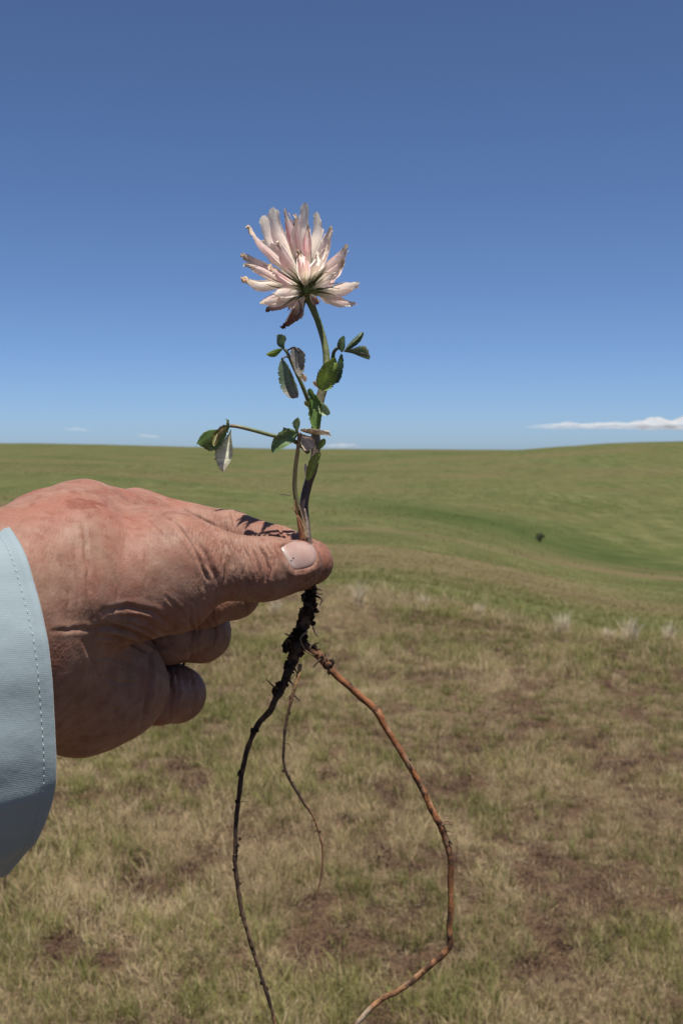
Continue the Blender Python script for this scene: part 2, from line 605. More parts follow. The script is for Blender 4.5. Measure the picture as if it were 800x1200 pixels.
# tall pale tufts that can be told apart, each a thing
M_pale, nt, bs, out = material('pale_straw')
f = attr(nt, 'rnd')
c = ramp(nt, f, [(0, (0.62, 0.51, 0.34)), (1, (0.86, 0.76, 0.56))])
L(nt, c, bs.inputs['Base Color'])
bs.inputs['Roughness'].default_value = 0.7
add_translucent(nt, bs, out, c, 0.45)
TUFTS = [(421, 712, 0.30, .05, 'narrow upright pale straw tuft just right of the dirty taproot'),
         (323, 716, 0.20, .06, 'pale straw tuft showing between the thumb and the curled fingers side of the root'),
         (660, 742, 0.24, .08, 'broad pale straw tuft below the dark bush on the hillside'),
         (714, 747, 0.15, .04, 'small pointed pale straw tuft left of the tallest right-hand clump'),
         (741, 748, 0.26, .09, 'tallest pale straw clump near the right edge of the meadow rim'),
         (786, 748, 0.22, .05, 'slim pale straw tuft closest to the right edge of the picture'),
         (562, 722, 0.16, .06, 'short pale straw tuft on the rim between root and dark bush'),
         (497, 712, 0.16, .07, 'low pale straw tuft on the rim above the orange root branch')]
TUFTS[1] = (322, 722, 0.18, .06, 'pale straw tuft seen left of the taproot below the thumb')
for i, (px, py, h, sp, lab) in enumerate(TUFTS):
    tth = math.atan((px - 400) / FPX)
    rr = 5.0
    for _ in range(40):      # where the sight line meets the meadow
        zz = float(hfun(tth, rr))
        rr = 0.5 * rr + 0.5 * (EYE - zz) / ((py - 528.0) / FPX)
    root = empty('straw_tuft', (rr * math.sin(tth), rr * math.cos(tth), float(hfun(tth, rr)) - 0.01))
    tag(root, lab, 'grass tuft', 'tall pale straw tufts along the meadow rim')
    for part, n, hh, ln in (('blades', 110, h * 1.15, 0.45), ('dry_base', 90, h * 0.55, 0.95)):
        v, f, rn = blades(n=n, h=hh, spread=sp * 0.6, width=0.009, lean=ln, rng=RNG)
        mesh_obj(part, np.array(v) + ROOT_AT[root], f, M_pale, root, False, attrs={'rnd': rn})

# ================================================================== FAR SHRUBS
M_leafdark, nt, bs, out = material('shrub_leaf')
oi = N(nt, 'ShaderNodeTexNoise'); oi.inputs['Scale'].default_value = 6
L(nt, ramp(nt, oi.outputs['Fac'], [(0.35, (0.018, 0.024, 0.01)), (0.7, (0.05, 0.06, 0.022))]), bs.inputs['Base Color'])
bs.inputs['Roughness'].default_value = 0.7
M_bark, nt, bs, out = material('shrub_bark')
bs.inputs['Base Color'].default_value = (0.07, 0.05, 0.035, 1)
bs.inputs['Roughness'].default_value = 0.9

def shrub(px, py, dist_guess, w, h, lab, seed):
    rng = np.random.default_rng(seed)
    tth = math.atan((px - 400) / FPX)
    rs = np.linspace(30, 400, 3000)
    ang = (EYE - hfun(np.full_like(rs, tth), rs)) / rs * FPX + 528
    rr = float(rs[np.argmin(np.abs(ang - py) + 0.002 * np.abs(rs - dist_guess))])
    base = np.array([rr * math.sin(tth), rr * math.cos(tth), float(hfun(tth, rr)) - 0.05])
    root = empty('shrub', base)
    tag(root, lab, 'shrub')
    v, f = [], []
    for s in range(7):
        a = rng.uniform(0, 6.28); e = rng.uniform(0.2, 0.7)
        p = np.array([[0, 0, 0], [math.cos(a) * e * .3 * w, math.sin(a) * e * .3 * w, .35 * h], [math.cos(a) * e * .6 * w, math.sin(a) * e * .6 * w, .75 * h]])
        tv, tf = tube(catmull(p, 6), np.linspace(.05, .015, 6), 5)
        f += [tuple(i + len(v) for i in q) for q in tf]; v += list(tv)
    mesh_obj('trunk', np.array(v) + base, f, M_bark, root)
    v, f = [], []
    for cl in range(26):
        c = rng.normal(0, 1, 3); c /= np.linalg.norm(c); c *= rng.uniform(0.35, 1) ** 0.5
        c = c * np.array([w * .45, w * .45, h * .38]) + np.array([0, 0, h * .58])
        for q in range(46):
            pos = c + rng.normal(0, 1, 3) * np.array([.13, .13, .12]) * w * 0.55
            u = rng.normal(0, 1, 3); u /= np.linalg.norm(u)
            t2 = np.cross(u, rng.normal(0, 1, 3)); t2 /= np.linalg.norm(t2)
            s = rng.uniform(.03, .06)
            b0 = len(v)
            v += [pos - u * s, pos + t2 * s * .5, pos + u * s, pos - t2 * s * .5]
            f.append((b0, b0 + 1, b0 + 2, b0 + 3))
    mesh_obj('crown', np.array(v) + base, f, M_leafdark, root, False)

shrub(633, 634, 130, 1.25, 1.25, 'dark round shrub standing alone in the green valley', 3)

# ================================================================== CLOUDS
M_cloud, nt, bs, out = material('cloud')
bs.inputs['Base Color'].default_value = (0.9, 0.9, 0.9, 1)
bs.inputs['Roughness'].default_value = 1.0
bs.inputs['Specular IOR Level'].default_value = 0.0
gp = N(nt, 'ShaderNodeNewGeometry').outputs['Position']
al = math_n(nt, 'MULTIPLY', attr(nt, 'thick'), math_n(nt, 'MULTIPLY_ADD', noise_tex(nt, gp, 0.004, 4, .6), 1.6, 0.1), clamp=True)
tl = N(nt, 'ShaderNodeBsdfTranslucent'); tl.inputs[0].default_value = (0.9, 0.9, 0.9, 1)
tr_ = N(nt, 'ShaderNodeBsdfTransparent')
m1 = N(nt, 'ShaderNodeMixShader'); m1.inputs[0].default_value = 0.6
L(nt, bs.outputs[0], m1.inputs[1]); L(nt, tl.outputs[0], m1.inputs[2])
m2 = N(nt, 'ShaderNodeMixShader'); L(nt, al, m2.inputs[0]); L(nt, tr_.outputs[0], m2.inputs[1]); L(nt, m1.outputs[0], m2.inputs[2])
L(nt, m2.outputs[0], out.inputs['Surface'])

def ico():
    import bmesh
    bm = bmesh.new()
    bmesh.ops.create_icosphere(bm, subdivisions=2, radius=1)
    v = np.array([x.co[:] for x in bm.verts]); f = [[y.index for y in x.verts] for x in bm.faces]
    bm.free()
    return v, f
ICO_V, ICO_F = ico()

def cloud(x0, x1, ytop, ybase, dist, lab, seed, peaks=(), dens=1.0):
    """a flat-based streak of cloud far away, from column x0 to x1"""
    rng = np.random.default_rng(seed)
    m = dist / FPX
    cx, cy = 0.5 * (x0 + x1), ybase
    n, k = 90, 20
    u = np.linspace(-1, 1, n)
    px = cx + u * (x1 - x0) / 2
    env = np.sqrt(np.maximum(1 - np.abs(u) ** 2.5, 0.0))
    top = (ybase - ytop) * env * (0.42 + 0.3 * fbm(np.stack([px * 0.05, px * 0], -1), seed, 3))
    for (pk, pw, ph) in peaks:
        top = top + ph * np.exp(-((px - pk) / pw) ** 2)
    depth = (120 + 500 * env)
    a = np.linspace(0, 2 * math.pi, k, endpoint=False)
    v = []
    for i in range(n):
        hh = top[i] * m + 2
        for j in range(k):
            ca, sa = math.cos(a[j]), math.sin(a[j])
            z = (hh if sa > 0 else 0.22 * hh) * sa
            v.append(((px[i] - 400) * m, dist + ca * depth[i], z))
    v = np.array(v)
    d = fbm(v * 0.006, seed + 5, 4)
    v[:, 2] += d * 26 * np.repeat(env, k) * (v[:, 2] > 0)
    v[:, 2] += EYE - (ybase - 528) * m
    f = [(i * k + j, i * k + (j + 1) % k, (i + 1) * k + (j + 1) % k, (i + 1) * k + j) for i in range(n - 1) for j in range(k)]
    f.append(tuple(range(k))[::-1]); f.append(tuple((n - 1) * k + j for j in range(k)))
    o = mesh_obj('cloud', v, f, M_cloud, attrs={'thick': np.repeat(np.clip(dens * env * (0.35 + top / (top.max() + 1e-6)), 0, 1), k)})
    tag(o, lab, 'cloud', 'small clouds low above the horizon')

cloud(612, 870, 490, 501, 14000, 'long thin white cloud streak with a small peak above the right hillside', 11, [(764, 9, 10), (744, 9, 3), (802, 10, 7)], dens=0.6)
cloud(84, 101, 499, 504, 16000, 'tiny faint cloud speck low in the sky at the far left', 12, dens=0.14)
cloud(166, 185, 506, 512, 16000, 'tiny faint cloud speck left of the drooping clover leaf', 13, dens=0.14)
cloud(374, 425, 516, 524, 17000, 'tiny pale cloud touching the horizon beside the clover stem', 14, dens=0.14)

# ================================================================== HAND (one continuous surface from a distance field)
def cap_d(p, a, b, ra, rb):
    a, b = a.astype(p.dtype), b.astype(p.dtype)
    ba = b - a
    h = np.clip(((p - a) @ ba) / ba.dot(ba), 0, 1)
    q = p - a - h[..., None] * ba
    return np.sqrt((q * q).sum(-1)) - (ra + (rb - ra) * h)

def smin(a, b, k):
    h = np.clip(0.5 + 0.5 * (b - a) / k, 0, 1)
    return b * (1 - h) + a * h - k * h * (1 - h)

def chain(p, pts, k):
    """pts rows: px, py, z, radius mm"""
    d = None
    for s, e in zip(pts[:-1], pts[1:]):
        q = cap_d(p, pc(*s[:3]), pc(*e[:3]), s[3], e[3])
        d = q if d is None else smin(d, q, k)
    return d

THUMB = [(70, 690, 366, 21), (203, 658, 372, 14.6), (300, 668, 381, 10.0), (318, 666, 383.5, 9.6), (348.5, 661, 388, 8.1)]
INDEX = [(160, 612, 428, 12), (268, 629, 421, 9.6), (325, 645, 412, 8.6), (364, 659, 405, 8.1)]
MIDDLE = [(170, 645, 440, 11.5), (272, 692, 414, 10.0), (238, 704, 402, 9.4), (205, 712, 400, 8.8)]
RING = [(150, 700, 440, 11.5), (235, 741, 424, 11.0), (196, 746, 410, 10), (165, 748, 407, 9)]
PINKY = [(128, 770, 434, 11), (208, 813, 418, 10.0), (186, 818, 405, 9.2), (155, 812, 401, 8.6)]

def mm2px(x, y, z, r):
    return (x * FPX / z + 400, y * FPX / z + 600, z, r)
# the forearm runs back inside the sleeve
ARM_A1, ARM_A2 = mm2px(-103, 27, 351, 24.3), mm2px(-198, 62, 307, 22)
ARM_B1, ARM_B2 = mm2px(-106, 48, 355, 24.5), mm2px(-200, 80, 310, 23)

def hand_sdf(p):
    # wrist and forearm
    d = chain(p, [ARM_A2, ARM_A1, (70, 664, 366, 23.5)], 10)
    d = smin(d, chain(p, [ARM_B2, ARM_B1, (95, 792, 386, 24.6)], 10), 18)
    # metacarpals
    d = smin(d, chain(p, [(60, 655, 380, 20), (105, 630, 398, 16.5), (160, 612, 428, 12)], 6), 12)
    d = smin(d, chain(p, [(80, 700, 392, 17), (170, 645, 440, 11.5)], 6), 12)
    d = smin(d, chain(p, [(85, 745, 392, 17), (150, 700, 440, 11.5)], 6), 12)
    d = smin(d, chain(p, [(95, 800, 392, 17), (128, 770, 434, 11.5)], 6), 12)
    d = smin(d, cap_d(p, pc(96, 622, 392), pc(165, 622, 412), 14.5, 12.5), 8)
    # heel of the palm
    d = smin(d, chain(p, [(95, 812, 388, 18.8), (146, 808, 393, 14.6)], 6), 10)
    # curled fingers
    fm, fr, fp = chain(p, MIDDLE, 2.5), chain(p, RING, 2.5), chain(p, PINKY, 2.5)
    ff = smin(smin(fm, fr, .8), fp, .8)
    d = smin(d, ff, 1.0)
    # index
    di = chain(p, INDEX, 2.5)
    d = smin(d, di, 4.0)
    # thumb: root muscle, web and two phalanges
    b = cap_d(p, pc(70, 690, 366), pc(203, 658, 372), 21, 14.6)
    b = smin(b, cap_d(p, pc(125, 690, 366), pc(200, 690, 371), 19.5, 14.8), 8)
    b = smin(b, cap_d(p, pc(100, 640, 385), pc(190, 634, 384), 17, 11.5), 10)
    t = chain(p, THUMB[1:], 4)
    t = smin(t, cap_d(p, pc(340, 668, 389.5), pc(348, 668, 389.5), 7.4, 6.6), 3)      # pad
    b = smin(b, t, 5)
    return smin_web(p, d, b)

def smin_web(p, d, b):
    # thumb root melts into the wrist on the left, stays a clean fold towards the fingers
    px = p[..., 0] / p[..., 2] * FPX + 400
    py = p[..., 1] / p[..., 2] * FPX + 600
    k = 0.5 + 11 * (1 - sstep(95, 185, px)) * (1 - sstep(700, 775, py)) + 3.0 * (1 - sstep(110, 170, px))
    return smin(d, b, k)

def surface_nets(f, org, h):
    nx, ny, nz = f.shape
    ins = f < 0
    s = np.zeros((nx - 1, ny - 1, nz - 1), np.int8)
    for a in (0, 1):
        for b in (0, 1):
            for c in (0, 1):
                s += ins[a:nx - 1 + a, b:ny - 1 + b, c:nz - 1 + c]
    act = (s > 0) & (s < 8)
    I = np.argwhere(act)
    vid = -np.ones(act.shape, np.int64)
    vid[act] = np.arange(len(I))
    acc = np.zeros((len(I), 3)); cnt = np.zeros(len(I))
    for ax in range(3):
        o1, o2 = [i for i in range(3) if i != ax]
        for u in (0, 1):
            for w in (0, 1):
                A = I.copy(); A[:, o1] += u; A[:, o2] += w
                B = A.copy(); B[:, ax] += 1
                fa, fb = f[tuple(A.T)], f[tuple(B.T)]
                m = (fa < 0) != (fb < 0)
                t = np.where(m, fa / np.where(m, fa - fb, 1), 0)
                q = A.astype(float); q[:, ax] += t
                acc[m] += q[m]; cnt[m] += 1
    v = acc / cnt[:, None] * h + org
    faces = []
    for ax in range(3):
        o1, o2 = [(1, 2), (2, 0), (0, 1)][ax]
        sl0 = [slice(1, -1)] * 3; sl1 = [slice(1, -1)] * 3
        sl0[ax] = slice(0, -1); sl1[ax] = slice(1, None)
        a, b = ins[tuple(sl0)], ins[tuple(sl1)]
        for want in (True, False):
            E = np.argwhere((a == want) & (b != want))
            E[:, o1] += 1; E[:, o2] += 1
            c = []
            for (u, w) in ((-1, -1), (0, -1), (0, 0), (-1, 0)):
                q = E.copy(); q[:, o1] += u; q[:, o2] += w
                c.append(vid[tuple(q.T)])
            c = np.stack(c, 1)
            faces.append(c if want else c[:, ::-1])
    return v, np.concatenate(faces)

def sub_quads(v, f):
    e = np.stack([f, np.roll(f, -1, 1)], -1).reshape(-1, 2)
    es = np.sort(e, 1)
    key, inv = np.unique(es[:, 0] * (len(v) + 1) + es[:, 1], return_inverse=True)
    ue = np.stack([key // (len(v) + 1), key % (len(v) + 1)], 1)
    inv = inv.reshape(-1, 4)
    nv = len(v)
    mid = 0.5 * (v[ue[:, 0]] + v[ue[:, 1]])
    cen = v[f].mean(1)
    m = inv + nv
    c = np.arange(len(f)) + nv + len(ue)
    out = [np.stack([f[:, i], m[:, i], c, m[:, i - 1]], 1) for i in range(4)]
    return np.concatenate([v, mid, cen]), np.concatenate(out)

H = 0.98
lo = np.array([-205.0, -20.0, 290.0]); hi = np.array([2.0, 105.0, 456.0])
nB = np.ceil((hi - lo) / (4 * H)).astype(int)          # blocks of 4 x 4 x 4 samples; only those near the skin are sampled
bc = np.stack(np.meshgrid(*[np.arange(k) for k in nB], indexing='ij'), -1)
Fc = hand_sdf((lo + (bc * 4 + 1.5) * H).astype(np.float32))
F = np.repeat(np.repeat(np.repeat(Fc, 4, 0), 4, 1), 4, 2).astype(np.float64)
near_b = np.repeat(np.repeat(np.repeat(np.abs(Fc) < 4.6 * H + 1.0, 4, 0), 4, 1), 4, 2)
fi = np.argwhere(near_b)
for i in range(0, len(fi), 200000):
    q = fi[i:i + 200000]
    F[tuple(q.T)] = hand_sdf((lo + q * H).astype(np.float32))
F[0] = 1.0; F[:, 0] = np.maximum(F[:, 0], .5); F[:, :, 0] = np.maximum(F[:, :, 0], .5)
hv, hf = surface_nets(F, lo, H)
del F
hv, hf = sub_quads(hv, hf)

def sdf_grad(p, e=0.15):
    g = np.stack([hand_sdf(p + np.eye(3)[i] * e) - hand_sdf(p - np.eye(3)[i] * e) for i in range(3)], -1)
    n = np.linalg.norm(g, axis=1)[:, None] + 1e-9
    return g / n
edge_keep = hv[:, 0] > lo[0] + 2.5
for _ in range(2):
    g = sdf_grad(hv)
    d = np.clip(hand_sdf(hv), -0.8, 0.8)
    hv = hv - g * (d * edge_keep)[:, None]
hn = sdf_grad(hv)
hpx = hv[:, 0] / hv[:, 2] * FPX + 400
hpy = hv[:, 1] / hv[:, 2] * FPX + 600
view = hv / np.linalg.norm(hv, axis=1)[:, None]
facing = np.clip(-(hn * view).sum(1), 0, 1)

def poly_dist(x, y, pts):
    d = np.full(len(x), 1e9); tt = np.zeros(len(x))
    n = len(pts) - 1
    for i in range(n):
        a, b = np.array(pts[i], float), np.array(pts[i + 1], float)
        ab = b - a
        t = np.clip(((x - a[0]) * ab[0] + (y - a[1]) * ab[1]) / ab.dot(ab), 0, 1)
        q = np.hypot(x - a[0] - t * ab[0], y - a[1] - t * ab[1])
        m = q < d
        d = np.where(m, q, d); tt = np.where(m, (i + t) / n, tt)
    return d, tt

CREASES = [  # polyline (photo columns / rows), depth mm, half width px
    ([(290, 636), (299, 652), (303, 668), (301, 684)], .34, 2.0),
    ([(299, 634), (309, 650), (313, 666), (311, 681)], .50, 2.2),
    ([(307, 634), (317, 650), (320, 664), (318, 677)], .50, 2.2),
    ([(316, 637), (324, 651), (325, 664)], .35, 2.0),
    ([(280, 632), (289, 652), (292, 672), (289, 690)], .30, 2.0),
    ([(270, 626), (279, 648), (281, 672), (278, 692)], .22, 2.0),
    ([(243, 612), (262, 636), (268, 660), (264, 682), (256, 698)], .55, 3.2),
    ([(222, 625), (241, 650), (252, 676), (250, 699)], .50, 3.6),
    ([(205, 612), (226, 640), (238, 664), (240, 690)], .28, 3.0),
    ([(120, 716), (150, 711), (180, 717), (206, 736)], .40, 3.2),
    ([(112, 734), (138, 735), (163, 744), (182, 757), (198, 758)], .95, 3.4),
    ([(108, 744), (136, 747), (160, 755), (176, 765)], .55, 3.0),
    ([(150, 722), (172, 728), (192, 742)], .35, 2.6),
    ([(176, 765), (177, 790), (173, 818), (166, 850)], .7, 3.0),
    ([(98, 752), (112, 778), (124, 812)], .30, 3.0),
    ([(110, 770), (135, 772), (160, 780)], .18, 2.6),
    ([(97, 612), (103, 660), (104, 735)], .26, 2.6),
    ([(88, 640), (93, 690), (92, 740)], .16, 2.4),
    ([(170, 636), (172, 665), (169, 700)], .18, 2.4),
    ([(133, 650), (138, 690), (136, 715)], .15, 2.4),
    ([(60, 740), (90, 737), (118, 738)], .25, 3.0),
    ([(267, 598), (270, 612), (268, 628)], .4, 1.8),
    ([(326, 612), (329, 622), (328, 634)], .5, 1.8),
    ([(205, 592), (230, 606), (255, 618)], .2, 2.0),
    ([(222, 712), (226, 740), (222, 770)], .5, 2.2), ([(229, 714), (233, 740), (229, 768)], .4, 2.0), ([(248, 714), (252, 740), (248, 766)], .35, 2.0),
    ([(199, 784), (203, 812), (199, 842)], .5, 2.2), ([(206, 784), (210, 812), (206, 842)], .35, 2.0), ([(224, 788), (228, 812), (224, 836)], .3, 2.0),
    ([(286, 704), (290, 714), (287, 722)], .3, 1.8),
    ([(230, 604), (252, 628), (261, 650), (260, 672)], .3, 2.0), ([(212, 622), (231, 650), (243, 680), (240, 700)], .3, 2.4),
    ([(285, 640), (293, 655), (296, 668)], .25, 1.5), ([(303, 640), (312, 654), (315, 666)], .3, 1.5), ([(263, 632), (272, 652), (274, 672)], .22, 1.6),
    ([(140, 724), (165, 722), (190, 732)], .3, 2.2), ([(125, 727), (150, 730), (172, 738), (186, 748)], .35, 2.0), ([(195, 700), (212, 716), (220, 730)], .25, 2.2),
    ([(112, 600), (132, 615), (150, 636)], .14, 2.2), ([(150, 596), (176, 612), (196, 634)], .16, 2.2), ([(70, 650), (82, 690), (80, 730)], .16, 2.2),
    ([(186, 600), (210, 618), (228, 640)], .18, 2.0), ([(115, 790), (140, 800), (165, 800)], .2, 2.4), ([(105, 820), (130, 832), (160, 830)], .16, 2.4),
]
disp = np.zeros(len(hv))
wob = 1.3 * vnoise(hv * 0.35, 5)
front = sstep(0.02, 0.25, facing) * (hv[:, 2] < 440)
for pts, dep, w in CREASES:
    w = w * 0.82
    q, t = poly_dist(hpx + wob * 1.2, hpy + wob, pts)
    fade = np.sin(np.clip(t, 0.02, 0.98) * math.pi) ** 0.5
    disp += front * fade * dep * 1.6 * (-np.exp(-(q / w) ** 2) + 0.38 * np.exp(-((q - 2.3 * w) / (1.3 * w)) ** 2))
# uneven flesh, tendons and fine lines of the skin
disp += 0.35 * vnoise(hv * 0.085, 9) + 0.10 * vnoise(hv * 0.22, 10) + 0.03 * fbm(hv * 0.7, 12, 3)
thumbness = sstep(205, 255, hpx) * (hv[:, 2] < 401) * (hpy < 712)
disp += thumbness * 0.05 * np.sin((hpx - 0.25 * (hpy - 665) ** 2 * 0.05 + 3 * vnoise(hv * 0.3, 14)) * 1.15) * sstep(340, 300, hpx)
# nail bed: a shallow seat with raised folds
NAIL = [(328, 641), (337, 635), (349, 630.5), (359, 631.5), (366, 636), (371.5, 645), (372.5, 655), (367, 664), (356, 668), (344, 669), (337, 658)]
def inside_poly(x, y, poly):
    r = np.zeros(len(x), bool)
    n = len(poly)
    for i in range(n):
        (x1, y1), (x2, y2) = poly[i], poly[(i + 1) % n]
        c = ((y1 > y) != (y2 > y)) & (x < (x2 - x1) * (y - y1) / (y2 - y1 + 1e-12) + x1)
        r ^= c
    return r
nd, _ = poly_dist(hpx, hpy, NAIL + [NAIL[0]])
ni = inside_poly(hpx, hpy, NAIL)
nfront = front * (hv[:, 2] < 396)
cut, _ = poly_dist(hpx, hpy, [(366, 664), (356, 669), (344, 670), (336, 658), (328, 641)])
disp += nfront * np.where(ni, -0.6 * sstep(0, 3, nd), 0.5 * np.exp(-((cut - 3.5) / 3.5) ** 2))
hv2 = hv + hn * disp[:, None]

# redness and marks that belong to the skin itself
def blob(x, y, rx, ry, seed=0):
    q = np.hypot((hpx - x) / rx, (hpy - y) / ry) + 0.45 * vnoise(hv * 0.55, 40 + seed)
    return 1 - sstep(0.55, 1.15, q)
red = 0.55 * sstep(-0.25, 0.45, fbm(hv * 0.09, 33, 4)) + 0.5 * (1 - sstep(585, 640, hpy)) * sstep(-0.6, 0.6, fbm(hv * .12, 35, 3)) * (hpx < 240)
red = red + 0.45 * thumbness * sstep(325, 365, hpx) + 0.35 * sstep(300, 330, hpx) * (hv[:, 2] >= 396)
spot = np.zeros(len(hv))
for i, (x, y, rx, ry, a) in enumerate([(99, 591, 27, 6.5, .9), (104, 606, 4, 3, .8), (130, 606, 4, 3, .5), (58, 622, 12, 7, .35), (163, 619, 5, 3, .5),
                                       (90, 630, 4, 3, .4), (52, 608, 4, 3, .5), (176, 588, 9, 3, .5), (118, 577, 22, 4, .5), (150, 640, 3, 2, .3), (70, 600, 5, 3, .3)]):
    spot = np.maximum(spot, a * blob(x, y, rx, ry, i))
spot = np.maximum(spot, 0.4 * sstep(0.4, 0.65, vnoise(hv * 0.42, 44)) * (1 - sstep(620, 700, hpy)))

sk, nt, bs, out = material('skin')
oc = N(nt, 'ShaderNodeTexCoord').outputs['Object']
na_ = noise_tex(nt, oc, 180, 4, 0.6)
base = ramp(nt, na_, [(0.32, (0.33, 0.165, 0.11)), (0.5, (0.42, 0.235, 0.165)), (0.68, (0.50, 0.30, 0.22))])
base = mixc(nt, math_n(nt, 'MULTIPLY', attr(nt, 'red'), 0.9, clamp=True), base, (0.42, 0.16, 0.11))
base = mixc(nt, math_n(nt, 'MULTIPLY', attr(nt, 'dirt'), ramp(nt, noise_tex(nt, oc, 500, 5, .7), [(0.42, (0, 0, 0)), (0.62, (.8, .8, .8))])), base, (0.15, 0.085, 0.055))
base = mixc(nt, attr(nt, 'spot'), base, (0.29, 0.09, 0.055))
fine = noise_tex(nt, oc, 900, 3, 0.6)
base = mixc(nt, ramp(nt, fine, [(0.45, (0, 0, 0)), (0.75, (0.35, 0.35, 0.35))]), base, (0.52, 0.3, 0.22))
L(nt, base, bs.inputs['Base Color'])
bs.inputs['Roughness'].default_value = 0.58
bs.inputs['Specular IOR Level'].default_value = 0.22
bs.inputs['Subsurface Weight'].default_value = 0.12
bs.inputs['Subsurface Radius'].default_value = (1.0, 0.32, 0.15)
bs.inputs['Subsurface Scale'].default_value = 0.0022
vo = N(nt, 'ShaderNodeTexVoronoi'); vo.feature = 'DISTANCE_TO_EDGE'
vo.inputs['Scale'].default_value = 950
dn = N(nt, 'ShaderNodeMapping'); dn.inputs['Scale'].default_value = (1.0, .6, .6)
L(nt, oc, dn.inputs[0]); L(nt, dn.outputs[0], vo.inputs['Vector'])
b1 = bump(nt, vo.outputs['Distance'], 0.28, 0.0003, None)
cr = N(nt, 'ShaderNodeMapping'); cr.inputs['Scale'].default_value = (1100, 190, 190); cr.inputs['Rotation'].default_value = (0, R(-10), 0)
L(nt, oc, cr.inputs[0])
crn = math_n(nt, 'MULTIPLY', noise_tex(nt, cr.outputs[0], 1.0, 3, 0.6, 0.5), attr(nt, 'thumb'))
b1 = bump(nt, crn, 0.55, 0.0012, None, b1)
b2 = bump(nt, noise_tex(nt, oc, 520, 4, 0.6), 0.22, 0.0005, None, b1)
bump(nt, noise_tex(nt, oc, 130, 3, 0.5), 0.12, 0.0012, bs, b2)

W0 = c2w(pc(60, 730, 370))
person = empty('person', W0)
tag(person, 'left hand and forearm in a pale blue sleeve pinching the clover stem', 'person')
hand = mesh_obj('hand', c2w(hv2), hf, sk, person, attrs={'red': np.clip(red, 0, 1), 'spot': spot, 'thumb': sstep(200, 260, hpx) * (1 - .7 * sstep(318, 345, hpx)) + .22, 'dirt': np.clip(sstep(330, 368, hpx) * .8 + sstep(640, 690, hpy) * sstep(300, 350, hpx) * .5, 0, 1)})

# ---- thumbnail, seated on the thumb
nm, nt, bs, out = material('fingernail')
oc = N(nt, 'ShaderNodeTexCoord').outputs['Object']
nb_ = mixc(nt, noise_tex(nt, oc, 260, 4, .6), (0.45, 0.265, 0.215), (0.62, 0.43, 0.37))
nb_ = mixc(nt, attr(nt, 'moon'), nb_, (0.68, 0.52, 0.46))
nb_ = mixc(nt, attr(nt, 'grime'), nb_, (0.16, 0.09, 0.065))
L(nt, nb_, bs.inputs['Base Color'])
bs.inputs['Roughness'].default_value = 0.3
bs.inputs['Subsurface Weight'].default_value = 0.2
bs.inputs['Subsurface Scale'].default_value = 0.0012
bump(nt, noise_tex(nt, oc, 350, 3, .6), 0.25, 0.0004, bs)
def march(px, py):
    z = np.full(len(px), 340.0)
    for _ in range(60):
        p = np.stack([(px - 400) * z / FPX, (py - 600) * z / FPX, z], -1)
        z = z + 0.85 * np.clip(hand_sdf(p), -5, 5)
    return np.stack([(px - 400) * z / FPX, (py - 600) * z / FPX, z], -1)
ncx, ncy = 351.5, 650.0
outl = catmull(np.array(NAIL + [NAIL[0]], float), 49)[:-1]
rings = np.linspace(0, 1, 9)[1:]
P = [np.array([[ncx, ncy]])] + [np.array([[ncx, ncy]]) * (1 - q) + outl * q for q in rings]
P = np.concatenate(P)
s0 = march(P[:, 0], P[:, 1])
g0 = sdf_grad(s0)
rr_ = np.concatenate([[0.0], np.repeat(rings, 48)])
flat = np.where(rr_ > 0.93, -0.4, 0.28 - 0.36 * rr_ ** 2)
top_ = s0 + g0 * flat[:, None]
bot_ = s0 - g0 * 0.55
nv_ = len(P)
fs = []
for k in range(48):
    k2 = (k + 1) % 48
    fs.append((0, 1 + k, 1 + k2))
    for q in range(7):
        fs.append((1 + q * 48 + k, 1 + (q + 1) * 48 + k, 1 + (q + 1) * 48 + k2, 1 + q * 48 + k2))
fs2 = fs + [tuple(i + nv_ for i in q[::-1]) for q in fs]
for k in range(48):
    k2 = (k + 1) % 48
    a, b = 1 + 7 * 48 + k, 1 + 7 * 48 + k2
    fs2.append((a, a + nv_, b + nv_, b))
axn = np.array([0.86, -0.51])
un = (P - np.array([ncx, ncy])) @ axn
moon = np.clip(1 - sstep(-14, -9, un) + sstep(15.5, 18.5, un), 0, 1)
grime = np.clip(sstep(.84, .97, rr_) * (.35 + .5 * vnoise(np.stack([P[:, 0] * .3, P[:, 1] * .3], -1), 8)), 0, .8)
tag(mesh_obj('thumbnail', c2w(np.concatenate([top_, bot_])), fs2, nm, person, attrs={'moon': np.tile(moon, 2), 'grime': np.tile(grime, 2)}), 'pale pink thumbnail')
tipn = MB()      # grit on the nail
for (x, y, r_) in ((349, 633, .35), (343, 654, .5), (341, 657, .35)):
    q = march(np.array([x]), np.array([y]))[0]
    tipn.add(q + np.array([0, 0, -0.1]) + ICO_V * r_ * np.array([1, .7, .5]), ICO_F)
mg, nt, bs, out = material('grit'); bs.inputs['Base Color'].default_value = (0.09, .05, .035, 1)
tipn.build('grit', mg, person)

